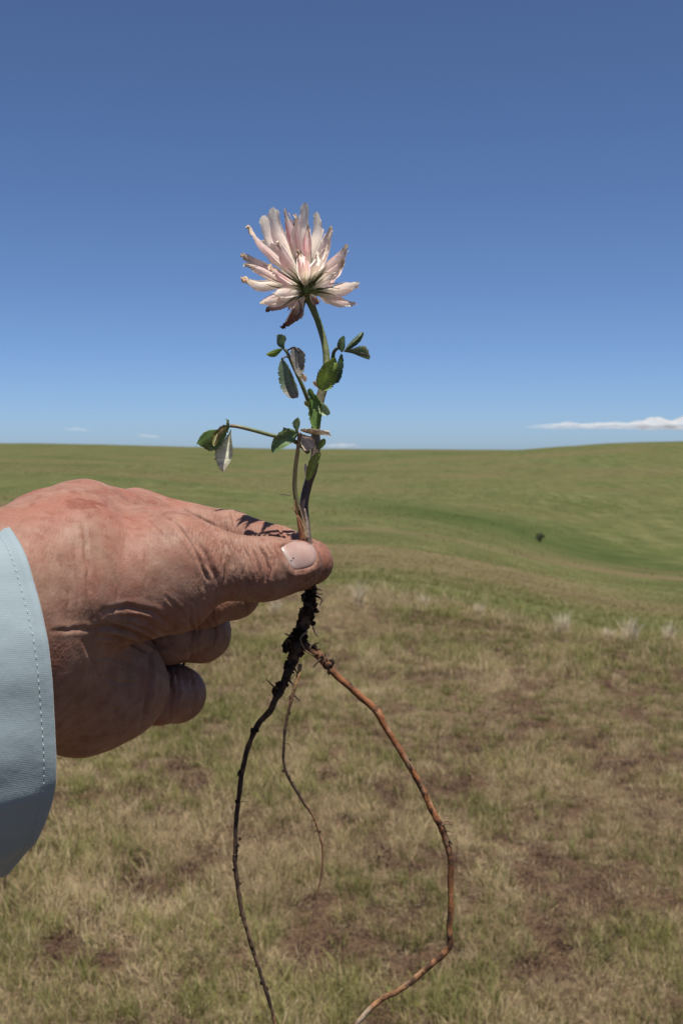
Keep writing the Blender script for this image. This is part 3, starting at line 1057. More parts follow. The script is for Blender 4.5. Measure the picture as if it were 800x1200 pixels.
# ---- sleeve: cuff rim swept back along the forearm to the shoulder
near_rim = [(0, 606, 352), (14, 625, 334), (30, 657, 322), (46, 712, 315), (56, 770, 312), (62, 830, 311), (64, 890, 312), (62, 930, 314),
            (52, 966, 319), (32, 999, 328), (0, 1022, 347)]
nr = pcs(near_rim)
rc = 0.5 * (nr[0] + nr[-1]) + np.array([0, 0, 4.0])
fr_ = []
for q in nr[::-1][1:-1]:
    m = 2 * rc - q
    m[1] = q[1]
    fr_.append(m + np.array([0, 0, 2]))
loop = catmull(np.vstack([nr, fr_, nr[:1]]), 161)[:-1]
cen0 = loop.mean(0)
AX = np.array([-0.86, 0.26, -0.40]); AX /= np.linalg.norm(AX)
elbow = cen0 + AX * 245
shoulder = np.array([-215.0, 260.0, -40.0])
path = catmull(np.array([cen0, cen0 + AX * 60, cen0 + AX * 150, elbow, elbow * .6 + shoulder * .4 + np.array([-12, 8, 0]), shoulder]), 110)
path[0] = cen0
NS = len(loop)
t_, n_, b_ = frames(path)
loc = np.stack([(loop - cen0) @ t_[0], (loop - cen0) @ n_[0], (loop - cen0) @ b_[0]], -1)
arc = np.concatenate([[0], np.cumsum(np.linalg.norm(np.diff(path, axis=0), axis=1))])
rows = []
# extra rows close to the rim for hem and wrinkles
sarr = np.concatenate([np.linspace(0, 12, 9), np.linspace(14, 90, 40), np.linspace(94, arc[-1], 75)])
ang = np.linspace(0, 2 * math.pi, NS, endpoint=False)
for s in sarr:
    c = np.array([np.interp(s, arc, path[:, i]) for i in range(3)])
    tt = np.array([np.interp(s, arc, t_[:, i]) for i in range(3)]); tt /= np.linalg.norm(tt)
    nn = np.array([np.interp(s, arc, n_[:, i]) for i in range(3)]); nn -= tt * nn.dot(tt); nn /= np.linalg.norm(nn)
    bb = np.cross(tt, nn)
    k = math.exp(-s / 70.0)
    sc = 1.0 + 0.06 * (1 - math.exp(-s / 120.0)) + 0.15 * sstep(250, 560, s)
    ring = c + sc * (nn * loc[:, 1:2] + bb * loc[:, 2:3]) + tt * loc[:, :1] * k
    rad = ring - c; rad /= np.linalg.norm(rad, axis=1)[:, None]
    P3 = ring
    wr = 1.9 * fbm(P3 * np.array([.012, .03, .03]), 61, 3) + 0.8 * fbm(P3 * np.array([.05, .09, .05]), 62, 3) + 2.4 * fbm(P3 * np.array([.02, .012, .02]) + 5, 63, 2) * sstep(5, 60, s)
    fold = 1.7 * np.sin(0.09 * P3[:, 1] + 0.05 * P3[:, 0] + 2 * fbm(P3 * .02, 66, 2)) * sstep(8, 50, s)
    hem = -0.28 * math.exp(-((s - 3.4) / 0.8) ** 2) + 0.25 * (s < 3) + 0.1 * np.sin(ang * 90) * math.exp(-((s - 3.4) / 2.5) ** 2)
    rows.append(ring + rad * (wr + fold + hem)[:, None])
sv = np.array(rows)
nrow = len(sarr)
inner = []
cidx = [sv[i].mean(0) for i in range(nrow)]
for i in range(30):
    rad = sv[i] - cidx[i]; ln_ = np.linalg.norm(rad, axis=1)[:, None]
    inner.append(sv[i] - rad / ln_ * 1.1)
lip = 0.5 * (sv[0] + inner[0]) - t_[0] * 0.5
allv = np.concatenate([sv.reshape(-1, 3), np.array(inner).reshape(-1, 3), lip])
fs = []
def band(a0, b0):
    for j in range(NS):
        j2 = (j + 1) % NS
        fs.append((a0 + j, b0 + j, b0 + j2, a0 + j2))
for i in range(nrow - 1): band(i * NS, (i + 1) * NS)
I0 = nrow * NS
for i in range(29): band(I0 + (i + 1) * NS, I0 + i * NS)
LP = I0 + 30 * NS
band(LP, 0); band(I0, LP)
fs.append(tuple((nrow - 1) * NS + j for j in range(NS)))
sm, nt, bs, out = material('blue_cotton')
oc = N(nt, 'ShaderNodeTexCoord').outputs['Object']
nb = noise_tex(nt, oc, 35, 5, .6)
cc = ramp(nt, nb, [(0.3, (0.265, 0.335, 0.365)), (0.7, (0.325, 0.405, 0.435))])
wv = []
for d_, sc_ in ((('X'), 620.0), (('Z'), 620.0)):
    w = N(nt, 'ShaderNodeTexWave'); w.bands_direction = d_; w.inputs['Scale'].default_value = sc_
    w.inputs['Distortion'].default_value = 1.5; w.inputs['Detail'].default_value = 2
    L(nt, oc, w.inputs['Vector']); wv.append(w.outputs['Fac'])
weave = math_n(nt, 'MULTIPLY', math_n(nt, 'ADD', wv[0], wv[1]), 0.5)
cc = mixc(nt, math_n(nt, 'MULTIPLY', weave, 0.12), cc, (0.42, 0.49, 0.52))
L(nt, cc, bs.inputs['Base Color'])
bs.inputs['Roughness'].default_value = 0.8
bs.inputs['Sheen Weight'].default_value = 0.15
bs.inputs['Specular IOR Level'].default_value = 0.2
b1 = bump(nt, weave, 0.14, 0.0003, None)
bump(nt, noise_tex(nt, oc, 120, 4, .6), 0.3, 0.0012, bs, b1)
sleeve = mesh_obj('sleeve', c2w(allv), fs, sm, person)
tag(sleeve, 'pale blue cotton sleeve cuff')
# stitches along the hem
tm, nt, bs, out = material('stitch_thread'); bs.inputs['Base Color'].default_value = (0.5, 0.58, 0.6, 1); bs.inputs['Roughness'].default_value = .8
st = MB()
row = sv[3] * 0.0 + 0
ri = int(np.argmin(np.abs(sarr - 3.2)))
hemline = catmull(np.vstack([sv[ri], sv[ri][:1]]), 1200)[:-1]
cl_ = np.concatenate([[0], np.cumsum(np.linalg.norm(np.diff(hemline, axis=0), axis=1))])
pos = 0.0
hc = sv[ri].mean(0)
while pos < cl_[-1] - 2.4:
    a = np.array([np.interp(pos, cl_, hemline[:, i]) for i in range(3)])
    b = np.array([np.interp(pos + 1.3, cl_, hemline[:, i]) for i in range(3)])
    o_ = (0.5 * (a + b) - hc); o_ /= np.linalg.norm(o_)
    v, f = tube(np.array([a - o_ * .1, a * .7 + b * .3 + o_ * .14, a * .3 + b * .7 + o_ * .14, b - o_ * .1]), [.09, .14, .14, .09], 6)
    st.add(v, f)
    pos += 2.2
st.build('stitching', tm, sleeve)

# ================================================================== CLOVER PLANT
def plant_mat(name, rough=0.5, transl=0.0, bumpscale=0, bstr=.3, spec=.3, var=.28):
    m, nt, bs, out = material(name)
    n = N(nt, 'ShaderNodeAttribute'); n.attribute_name = 'tint'
    oc = N(nt, 'ShaderNodeTexCoord').outputs['Object']
    v = noise_tex(nt, oc, 700, 4, .65)
    c = mixc(nt, 1.0, n.outputs['Color'], ramp(nt, v, [(.3, (1 - var,) * 3), (.7, (1 + var * .9,) * 3)]), 'MULTIPLY')
    L(nt, c, bs.inputs['Base Color'])
    bs.inputs['Roughness'].default_value = rough
    bs.inputs['Specular IOR Level'].default_value = spec
    if bumpscale:
        bump(nt, noise_tex(nt, oc, bumpscale, 4, .65), bstr, 0.0008, bs)
    if transl:
        add_translucent(nt, bs, out, c, transl)
    return m
M_stem = plant_mat('stem', .45, 0, 900, .25)
M_leaf = plant_mat('leaf', .42, .3, 1300, .3, .4)
M_petal = plant_mat('petal', .5, .64, 1200, .25, var=.07)
M_root = plant_mat('root_bark', .65, 0, 1500, .7)
M_soil = plant_mat('soil', .95, 0, 2500, .9, .1)

plant = empty('clover_plant', c2w(pc(362, 690, 396)))
tag(plant, 'uprooted clover with one white and pink flower head held by its stem', 'clover')

def lerp_cols(stops, t):
    s = np.array([a for a, _ in stops]); c = np.array([b for _, b in stops], float)
    return np.stack([np.interp(t, s, c[:, i]) for i in range(3)], -1)

# ---- main stem, down between thumb and index
Z0 = 396.5
stem_pts = [(363, 690, Z0, 1.9), (362, 665, Z0, 1.7), (360, 640, Z0, 1.75), (357, 615, Z0, 1.85), (356, 592, 396, 1.6), (360, 570, 396, 1.55), (367, 548, 396, 1.6), (370, 525, 396, 1.6),
            (370, 500, 396.5, 1.6), (374, 472, 397, 1.6), (380, 448, 398, 1.6), (382.5, 425, 399.5, 1.3), (380, 402, 401, 1.15), (373, 378, 402.5, 1.15), (366, 360, 403.5, 1.3), (361, 347, 404, 1.9)]
sp_ = np.array([list(pc(*q[:3])) + [q[3]] for q in stem_pts])
c4 = catmull(sp_, 120)
v, f = tube(c4[:, :3], c4[:, 3], 14, lump=.06, lumpscale=.4, seed=3)
tcol = np.repeat(np.linspace(0, 1, 120), 14)
scol = lerp_cols([(0, (.16, .1, .07)), (.2, (.17, .115, .1)), (.27, (.075, .05, .055)), (.36, (.085, .055, .05)), (.44, (.20, .15, .12)), (.55, (.19, .16, .10)),
                  (.66, (.16, .15, .09)), (.74, (.15, .16, .07)), (.85, (.115, .145, .045)), (1, (.14, .18, .06))], tcol)
mb = MB(); mb.add(v, f, scol); mb.build('stem', M_stem, plant)

# ---- sheets: leaflets, stipules
GREEN, GREY, YEL, TAN = (.062, .105, .04), (.12, .125, .095), (.19, .235, .045), (.36, .28, .19)

def leaflet(mb, base, tip, width, fold=.5, droop=0., roll=0., color=GREEN, edge=None, tipc=None, teeth=True, seed=0, shape='obovate', vein=True):
    """a serrate leaf blade, base and tip in (px, py, z); width in mm; roll turns it about its midrib"""
    rng = np.random.default_rng(seed)
    a, b = pc(*base), pc(*tip)
    ax = b - a; ln = np.linalg.norm(ax); ax /= ln
    vd = np.array([0, 0, -1.0]); nrm = vd - ax * vd.dot(ax); nrm /= np.linalg.norm(nrm)
    side = np.cross(ax, nrm)
    cr, sr = math.cos(roll), math.sin(roll)
    side, nrm = side * cr + nrm * sr, nrm * cr - side * sr
    width = width * 1.1; fold = fold * 1.25
    rag = np.clip(rng.normal(0, .07, (40, 2)), -.2, .05); pale_e = rng.uniform(0, 1, (40, 2))
    nu, nw = 34, 9
    cup = rng.uniform(-1, 1, 3); ph_ = rng.uniform(0, 6, 2)
    v, c = [], []
    for i in range(nu):
        u = i / (nu - 1)
        if shape == 'obovate':
            w = (math.sin(math.pi * min(1, u ** 1.5 * .97 + .005)) ** .55)
        elif shape == 'ovate':
            w = (math.sin(math.pi * min(1, u ** .72 * .985 + .005)) ** .75)
        else:
            w = (math.sin(math.pi * min(1, u * .97 + .02)) ** .5)
        tooth = 1 + (.06 * (1 if i % 2 else -1) if teeth and .15 < u < .97 else 0)
        for j in range(nw):
            s = -1 + 2 * j / (nw - 1)
            ww = w * width / 2 * ((tooth + rag[i, int(s > 0)]) if abs(s) > .95 else 1)
            fa = fold * abs(s)
            x = s * ww * math.cos(fa)
            z = abs(s) * ww * math.sin(fa)
            bend = droop * ln * (u * u) - .0
            p = a + ax * ln * u + side * x + nrm * (z - bend)
            p = p + nrm * (.09 * rng.normal() * (abs(s) > .6) + .13 * width * math.sin(4.5 * u + ph_[0] + 1.2 * s) * u + .09 * width * s * math.sin(7 * u + ph_[1]))
            p = p + side * .05 * width * math.sin(5 * u + ph_[1]) * u
            v.append(p)
            cc = np.array(color, float) * 1.35
            if edge is not None: cc = cc + (np.array(edge) - cc) * max(0, abs(s) - .65) / .35
            if tipc is not None: cc = cc + (np.array(tipc) - cc) * float(sstep(.55, 1, u + .15 * rng.normal()))
            if abs(s) > .95 and pale_e[i, int(s > 0)] > .72: cc = cc * .4 + np.array((.3, .24, .15)) * .6
            if vein and j == nw // 2: cc = cc * 1.35
            if vein and i % 3 == 0: cc = cc * 1.12
            c.append(cc * rng.uniform(.9, 1.1))
    f = [(i * nw + j, i * nw + j + 1, (i + 1) * nw + j + 1, (i + 1) * nw + j) for i in range(nu - 1) for j in range(nw - 1)]
    mb.add(v, f, np.array(c))

def add_leaflet(parent, name='leaflet', label=None, **kw):
    mb = MB(); leaflet(mb, **kw)
    o = mb.build(name, M_leaf, parent)
    if label: o['label'] = label
    return o

def leaf(pts, r0, r1, cols, label):
    mb = MB()
    p = catmull(pcs(pts), 40)
    v, f = tube(p, np.linspace(r0, r1, 40), 8)
    mb.add(v, f, lerp_cols(cols, np.repeat(np.linspace(0, 1, 40), 8)))
    o = mb.build('leaf', M_stem, plant)
    o['label'] = label
    return o

# upper right leaf
lf = leaf([(383, 430, 397), (389, 424, 394), (391, 413, 392), (396, 408, 391), (402, 411, 391)], .75, .5, [(0, (.1, .12, .05)), (1, (.06, .06, .04))], 'small dark green leaf on the right below the flower')
add_leaflet(lf, base=(400, 413, 391), tip=(404, 393, 386), width=4.2, fold=.75, roll=.3, color=(.06, .095, .05), seed=1)
add_leaflet(lf, base=(402, 412, 391), tip=(425, 389, 390), width=4.6, fold=1.05, roll=-.5, color=(.075, .11, .065), edge=(.2, .24, .16), seed=2)
add_leaflet(lf, base=(402, 412, 391), tip=(433, 420, 393), width=5.4, fold=1.1, roll=.9, color=(.05, .085, .045), edge=(.25, .25, .16), seed=3)
add_leaflet(lf, base=(400, 415, 391.5), tip=(391, 448, 396), width=5.0, fold=.7, roll=.5, color=(.06, .1, .055), seed=4)
# upper left leaf
lf = leaf([(364, 478, 396), (359, 464, 393), (352, 447, 391), (344, 430, 390), (337, 414, 389), (333, 409, 389)], .8, .5, [(0, (.12, .15, .06)), (.6, (.15, .17, .07)), (1, (.06, .055, .04))], 'half wilted leaf left of the stem with two hanging grey leaflets')
add_leaflet(lf, base=(333, 410, 389), tip=(322, 394, 385), width=4.6, fold=.6, roll=-.6, color=(.055, .085, .05), seed=11)
add_leaflet(lf, base=(332, 408, 389), tip=(313, 416, 392), width=3.4, fold=.7, roll=.5, color=(.09, .14, .035), tipc=(.2, .25, .05), seed=12)
pt = MB()
v, f = tube(catmull(pcs([(336, 411, 389), (345, 407, 387), (350, 413, 386)]), 12), .3, 6); pt.add(v, f, (.05, .04, .035)); pt.build('leaflet_stalk', M_stem, lf)
add_leaflet(lf, base=(344, 408, 387), tip=(352, 441, 387), width=5.8, fold=.45, droop=.05, roll=.5, color=(.15, .14, .12), seed=13, teeth=False, label='dry grey hanging leaflet', shape='ellipse')
add_leaflet(lf, base=(349, 436, 388), tip=(358, 447, 389), width=3.4, fold=.9, roll=.2, color=(.42, .33, .24), seed=14, teeth=False)
pt = MB()
v, f = tube(catmull(pcs([(343, 425, 390), (336, 418, 388), (330, 421, 387)]), 12), .3, 6); pt.add(v, f, (.07, .06, .04)); pt.build('leaflet_stalk', M_stem, lf)
add_leaflet(lf, base=(330, 419, 387), tip=(345, 467, 386), width=6.6, fold=.5, droop=.03, roll=-.35, color=(.085, .12, .075), tipc=(.2, .16, .14), seed=15)
# long side leaf reaching left
lf = leaf([(361, 530, 395), (350, 520, 392), (335, 513, 390), (318, 510, 389), (296, 504, 387), (279, 500, 386), (270, 499, 386)], .85, .6, [(0, (.14, .17, .07)), (.7, (.15, .17, .075)), (1, (.22, .13, .08))], 'leaf on the long stalk reaching out to the left')
add_leaflet(lf, base=(270, 499, 386), tip=(230, 522, 388), width=8.6, fold=.5, droop=.08, roll=.75, color=(.065, .115, .035), edge=(.14, .19, .06), seed=21)
add_leaflet(lf, base=(268, 500, 386), tip=(250, 521, 380), width=5.6, fold=.9, roll=-.6, color=(.11, .12, .04), edge=(.25, .13, .06), seed=22)
add_leaflet(lf, base=(269, 500, 386), tip=(268, 491, 378), width=3.2, fold=.6, roll=1.0, color=(.09, .13, .05), seed=23)
add_leaflet(lf, base=(271, 503, 386), tip=(263, 553, 385), width=6.4, fold=.55, droop=.04, roll=-.45, color=(.42, .43, .31), edge=(.12, .16, .08), tipc=(.36, .30, .24), seed=24, label='pale drooping leaflet')
# leaf on the thin upright stalk
lf = leaf([(354, 612, 394), (350, 598, 393.5), (345.5, 575, 393), (346, 550, 392), (349, 527, 391), (351, 507, 390)], .95, .6, [(0, (.13, .1, .05)), (.4, (.12, .11, .05)), (1, (.13, .08, .05))], 'leaf on a thin upright stalk with green and dried leaflets')
add_leaflet(lf, base=(350, 507, 390), tip=(318, 528, 389), width=7.2, fold=.55, droop=.05, roll=-.3, color=(.09, .135, .055), edge=(.16, .2, .1), seed=31)
add_leaflet(lf, base=(349, 507, 390), tip=(349, 490, 386), width=3.4, fold=.7, roll=.6, color=(.085, .12, .06), seed=32)
add_leaflet(lf, base=(350, 508, 390), tip=(332, 503, 393), width=3.6, fold=.3, roll=.7, color=(.15, .2, .09), seed=36)
add_leaflet(lf, base=(351, 508, 390), tip=(367, 524, 392), width=5.4, fold=.5, roll=-.2, color=(.30, .24, .19), seed=33, teeth=False, label='dried tan leaflet')
add_leaflet(lf, base=(352, 505, 390), tip=(388, 512, 389), width=4.2, fold=1.2, roll=.6, color=(.19, .16, .09), edge=(.42, .34, .24), tipc=(.4, .32, .25), seed=34, teeth=False, shape='ellipse', label='rolled dry leaflet across the stem')
add_leaflet(lf, base=(354, 503, 389), tip=(386, 506, 391), width=2.4, fold=.9, roll=-1.0, color=(.4, .33, .24), seed=35, teeth=False, shape='ellipse')
# stipules clasping the stem
add_leaflet(plant, 'stipule', base=(376, 457, 394), tip=(391, 418, 392), width=7.6, fold=.45, droop=-.02, roll=-.25, color=(.145, .2, .035), edge=(.11, .17, .03), seed=41, shape='ovate', label='bright yellow green stipule')
add_leaflet(plant, 'stipule', base=(375, 455, 394), tip=(367, 447, 393), width=1.8, fold=.4, color=(.4, .28, .2), seed=42, teeth=False)
add_leaflet(plant, 'stipule', base=(371, 503, 393), tip=(368, 462, 393), width=6.0, fold=.6, roll=.1, color=(.075, .125, .03), edge=(.12, .18, .05), seed=43, teeth=False, shape='ellipse', label='dark green sheath around the stem')
add_leaflet(plant, 'stipule', base=(368, 470, 392), tip=(363, 455, 391), width=2.6, fold=.5, roll=.4, color=(.07, .12, .035), seed=44)
add_leaflet(plant, 'stipule', base=(364, 478, 393), tip=(357, 470, 392), width=2.0, fold=.5, color=(.16, .16, .07), seed=49)
add_leaflet(plant, 'stipule', base=(373, 470, 393), tip=(386, 486, 392), width=4.2, fold=.6, roll=-.3, color=(.2, .25, .14), seed=45)
add_leaflet(plant, 'stipule', base=(360, 563, 393), tip=(375, 530, 393), width=4.6, fold=.7, roll=.15, color=(.17, .19, .04), edge=(.1, .14, .03), seed=46, teeth=False, shape='ellipse', label='yellow green sheath below the dried leaflets')
add_leaflet(plant, 'stipule', base=(374, 527, 393), tip=(380, 514, 392), width=2.8, fold=.6, color=(.1, .14, .04), seed=47, teeth=False)
add_leaflet(plant, 'stipule', base=(358, 558, 394), tip=(358, 543, 393), width=1.0, fold=.3, color=(.5, .42, .34), seed=48, teeth=False)
# dry sheath strands at the base
for i, (pp, w, c) in enumerate([([(357, 634, 393), (350, 612, 392), (345, 586, 391)], .55, (.22, .1, .05)), ([(358, 634, 393), (353, 612, 392.5), (341, 592, 391)], .5, (.3, .17, .09)),
                                ([(359, 632, 393), (355, 610, 393), (350, 592, 392)], .6, (.26, .19, .12)), ([(360, 632, 393.5), (359, 612, 393.5), (357, 596, 393)], .8, (.3, .23, .17)),
                                ([(340, 581, 391), (333, 579, 391), (327, 580, 390)], .22, (.13, .09, .06)), ([(354, 632, 393), (351, 618, 392), (348, 604, 391)], .9, (.27, .12, .06))]):
    mb = MB(); p = catmull(pcs(pp), 16)
    v, f = tube(p, w * (1 - .75 * np.linspace(0, 1, 16) ** 2), 6, lump=.2, lumpscale=1, seed=i)
    mb.add(v, f, c); mb.build('dry_sheath', M_stem, plant)

# ---- flower head
core_c = pc(360, 340, 404)
mb = MB()
v = core_c + ICO_V * np.array([4.2, 3.6, 4.2]); mb.add(v, ICO_F, (.17, .22, .07))
head = mb.build('flower_head', M_stem, plant)
head['label'] = 'round head of white and pink florets'

def petal_sheet(mb, path, side, up, halfw, open_ang, colf, nu, nw, rng, crink=.25):
    v, c = [], []
    for i in range(nu):
        u = i / (nu - 1)
        w, A = halfw(u), open_ang(u)
        for j in range(nw):
            s = -1 + 2 * j / (nw - 1)
            a = s * A
            if A > 1e-3:
                rr = w / max(math.sin(min(A, math.pi / 2)), .2)
                x, z = rr * math.sin(a), rr * (math.cos(a) - 1)
            else:
                x, z = s * w, 0
            cr = crink * rng.normal() * (max(0, u - .72) / .28) * .8
            p = path[i] + side[i] * (x + cr * .4) + up[i] * (z + cr)
            if i >= nu - 3:
                p = p + (path[-1] - path[-2]) * (1.1 * (1 - s * s) - .5) * (i - nu + 4) / 3
            v.append(p)
            c.append(colf(u, s) * rng.uniform(.94, 1.04))
    f = [(i * nw + j, i * nw + j + 1, (i + 1) * nw + j + 1, (i + 1) * nw + j) for i in range(nu - 1) for j in range(nw - 1)]
    mb.add(v, f, np.array(c))

WHITE, PINK, CREAM, BROWN = np.array((.96, .92, .83)), np.array((.72, .27, .36)), np.array((.86, .70, .52)), np.array((.55, .30, .16))

def floret(tip, width, bend=0., pink=.5, brown=.4, roll=0., seed=0, flare=.3, shift=(0, 0), wilt=0.):
    rng = np.random.default_rng(500 + seed)
    b_end = pc(tip[0], tip[1], tip[2] + 6.0)
    d = b_end - core_c
    d0 = d / np.linalg.norm(d)
    base = core_c + d0 * np.array([3.4, 3.0, 3.4]) + np.array([shift[0], shift[1], 0])
    ax = b_end - base; ln = np.linalg.norm(ax); ax /= ln
    outw = np.array([0, -1.0, 0]) * .4 + np.array([0, 0, -1.0])
    up = outw - ax * outw.dot(ax)
    if np.linalg.norm(up) < .15:
        up = np.array([0, -1.0, 0]) - ax * (-ax[1])
    up /= np.linalg.norm(up)
    sd = np.cross(ax, up)
    cr, sr = math.cos(roll), math.sin(roll)
    sd, up = sd * cr + up * sr, up * cr - sd * sr
    nu = 18
    U = np.linspace(0, 1, nu)
    bd = bend * ln * (np.sin(U * math.pi) * .5)
    wob = rng.normal(0, .035) * ln * np.sin(U * math.pi * 2)
    path = base + ax * (ln * U)[:, None] + up * bd[:, None] + sd * wob[:, None]
    sds, ups = np.tile(sd, (nu, 1)), np.tile(up, (nu, 1))
    tw = rng.normal(0, .25)
    for i, u in enumerate(U):
        c_, s_ = math.cos(tw * u), math.sin(tw * u)
        sds[i], ups[i] = sd * c_ + up * s_, up * c_ - sd * s_
    pk = pink * rng.uniform(.75, 1.25)
    ph = rng.uniform(0, 6)
    def colb(u, s):
        c = WHITE * (1 - .0) 
        c = c + (np.array((.72, .74, .55)) - c) * float(1 - sstep(0, .22, u)) * .7
        k = float(sstep(.28, .55, u) * (1 - .7 * sstep(.75, .98, u))) * (.5 + .7 * abs(math.sin(s * 2.1 + ph))) * pk * .72
        k *= .75 + .35 * math.sin(s * 17 + ph)
        c = c + (PINK - c) * min(1, max(0, k))
        t = float(sstep(.74, .98, u + .07 * math.sin(s * 5 + ph)))
        c = c + (CREAM - c) * t * min(1, brown * 1.2)
        c = c + (BROWN - c) * t * t * max(0, brown - .35) * .9
        if wilt: c = c + (np.array((.23, .085, .05)) - c) * wilt * float(sstep(.1, .6, u + .1 * math.sin(s * 7)))
        return c
    W = width / 2 * rng.uniform(.7, .98)
    fl = max(0., flare - .25)
    def hw(u):
        body = W * (0.3 + .7 * float(sstep(.05, .58, u)))
        point = 1 - (.80 - .75 * fl) * float(sstep(.6, 1, u)) ** 1.2
        return body * point * (1 + .5 * fl * float(sstep(.82, 1, u)))
    def oa(u):
        return 2.5 - .9 * float(sstep(.2, .6, u)) - 1.3 * fl * float(sstep(.66, 1, u))
    # open banners curl back at the tip
    path = path + ups * (fl * .16 * ln * sstep(.66, 1, U) ** 2)[:, None]
    mb = MB()
    petal_sheet(mb, path, sds, ups, hw, oa, colb, nu, 11, rng, .42 + .5 * brown)
    # wings and keel inside the banner
    for q, (ls, off) in enumerate(((.93, .6), (.82, -.6), (.7, 0))):
        m = 12
        Pq = np.array([[np.interp(k * ls, U, path[:, i]) for i in range(3)] for k in np.linspace(0.1, 1, m)])
        Pq = Pq + sd * off * W * np.sin(np.linspace(0.2, 1, m) * 2)[:, None] - up * W * .4
        petal_sheet(mb, Pq, np.tile(sd, (m, 1)), np.tile(-up, (m, 1)), lambda u: W * .36 * (math.sin(math.pi * min(.97, u * .85 + .12)) ** .6),
                    lambda u: .9, lambda u, s: WHITE + (PINK - WHITE) * (.25 * pk * float(sstep(.5, .9, u))), m, 5, rng, .3)
    mb.build('floret', M_petal, head)
    return base, ax, up, sd, ln

FL = [  # tip px, py, z, width mm, keywords
    ((357, 243, 399), 5.2, dict(pink=.25, brown=.15, flare=.75)), ((371, 254, 404), 4.4, dict(pink=.15, brown=.1, flare=.7)),
    ((334, 247, 393), 4.8, dict(pink=.85, brown=.35, bend=.06)), ((317, 251, 401), 5.2, dict(pink=.3, brown=.1, flare=.9)),
    ((305, 263, 405), 4.6, dict(pink=.35, brown=.1, flare=1.0)), ((291, 267, 396), 4.8, dict(pink=.75, brown=.6, bend=.05)),
    ((285, 300, 398), 4.8, dict(pink=.55, brown=.75, flare=.6)), ((287, 310, 388), 4.4, dict(pink=.5, brown=.6, flare=.5)),
    ((284, 327, 395), 4.8, dict(pink=.15, brown=.85, flare=.5)), ((306, 355, 392), 5.0, dict(pink=.45, brown=.25, bend=.08, flare=.2)),
    ((331, 384, 394), 4.4, dict(pink=.4, brown=.9, wilt=.95, bend=-.1, flare=.2)), ((312, 364, 402), 4.0, dict(pink=.5, brown=.8, wilt=.6)),
    ((388, 267, 392), 5.0, dict(pink=.6, brown=.5, flare=.45)), ((383, 288, 386), 4.2, dict(pink=.5, brown=.45)),
    ((406, 288, 394), 5.2, dict(pink=.65, brown=.6, flare=.4)), ((403, 306, 388), 4.6, dict(pink=.4, brown=.9, flare=.6)),
    ((420, 335, 394), 5.4, dict(pink=.6, brown=.15, flare=.7)), ((416, 356, 396), 4.4, dict(pink=.55, brown=.25, bend=.05)),
    ((396, 352, 404), 4.2, dict(pink=.6, brown=.3)), ((361, 264, 384), 4.6, dict(pink=1.05, brown=.5, flare=.1)),
    ((347, 253, 389), 4.6, dict(pink=.7, brown=.45, flare=.1)), ((350, 294, 375), 4.8, dict(pink=.9, brown=.75, flare=-.2)),
    ((316, 312, 380), 5.0, dict(pink=.8, brown=.65, flare=-.1)), ((326, 284, 383), 4.8, dict(pink=.7, brown=.4, flare=.0)),
    ((322, 345, 381), 5.2, dict(pink=.3, brown=.2, bend=.1, flare=.1)), ((372, 296, 380), 4.6, dict(pink=.35, brown=.2, flare=.0)),
    ((339, 272, 408), 4.2, dict(pink=.3, brown=.2)), ((391, 320, 383), 4.4, dict(pink=.3, brown=.2, flare=.1)), ((376, 270, 412), 4.0, dict(pink=.3, brown=.2)),
    ((347, 376, 398), 3.4, dict(pink=.4, brown=.8, wilt=.7)), ((372, 356, 388), 3.4, dict(pink=.6, brown=.7, wilt=.7)),
    ((340, 362, 388), 3.8, dict(pink=.4, brown=.6, wilt=.35))]
rng = np.random.default_rng(12)
for i in range(9):      # the far side of the head
    a = rng.uniform(-0.15, math.pi + .15)
    e = rng.uniform(.35, 1.25)
    l = rng.uniform(19, 26)
    q = core_c - np.array([0, 0, 6.0]) + l * np.array([math.cos(a) * math.cos(e) * .85, -abs(math.sin(a)) * math.cos(e) - .12, math.sin(e)])
    px, py = q[0] / q[2] * FPX + 400, q[1] / q[2] * FPX + 600
    FL.append(((px, py, q[2]), rng.uniform(4.2, 5.2), dict(pink=rng.uniform(.2, .8), brown=rng.uniform(.1, .6), flare=rng.uniform(0, .7))))
cal = []
for i, (tip, w, kw) in enumerate(FL):
    cal.append(floret(tip, w, seed=i, roll=kw.pop('roll', RNG.normal(0, .35)), **kw))
# thin green calyx teeth hugging the florets
for i, (base, ax, up, sd, ln) in enumerate(cal[:34]):
    rg = np.random.default_rng(900 + i)
    for q in range(2):
        o_ = sd * (1 if q else -1) * rg.uniform(.5, 1.5) + up * rg.uniform(.6, 1.6)
        k = rg.uniform(.38, .62)
        p = np.array([base - ax * .8, base + ax * ln * .15 + o_ * .9, base + ax * ln * k * .7 + o_ * 1.25, base + ax * ln * k + o_ * 1.35 + rg.normal(0, .4, 3)])
        mb = MB(); v, f = tube(catmull(p, 12), np.linspace(.4, .08, 12), 5)
        mb.add(v, f, lerp_cols([(0, (.17, .22, .06)), (.4, (.09, .10, .035)), (1, (.10, .05, .04))], np.repeat(np.linspace(0, 1, 12), 5)))
        mb.build('calyx_tooth', M_stem, head)
mb = MB()
v, f = tube(catmull(np.vstack([core_c + np.array([.2, 3.2, 0]), core_c + np.array([0, 1.0, 0]), core_c + np.array([-.2, -1.2, 0])]), 8), np.linspace(1.7, 3.4, 8), 12)
mb.add(v, f, (.2, .24, .07)); mb.build('receptacle', M_stem, head)
# dead curled thread under the head
mb = MB(); v, f = tube(catmull(pcs([(350, 352, 392), (353, 362, 391), (350, 370, 391), (345, 372, 391)]), 14), .25, 5); mb.add(v, f, (.14, .08, .06)); mb.build('calyx_tooth', M_stem, head)

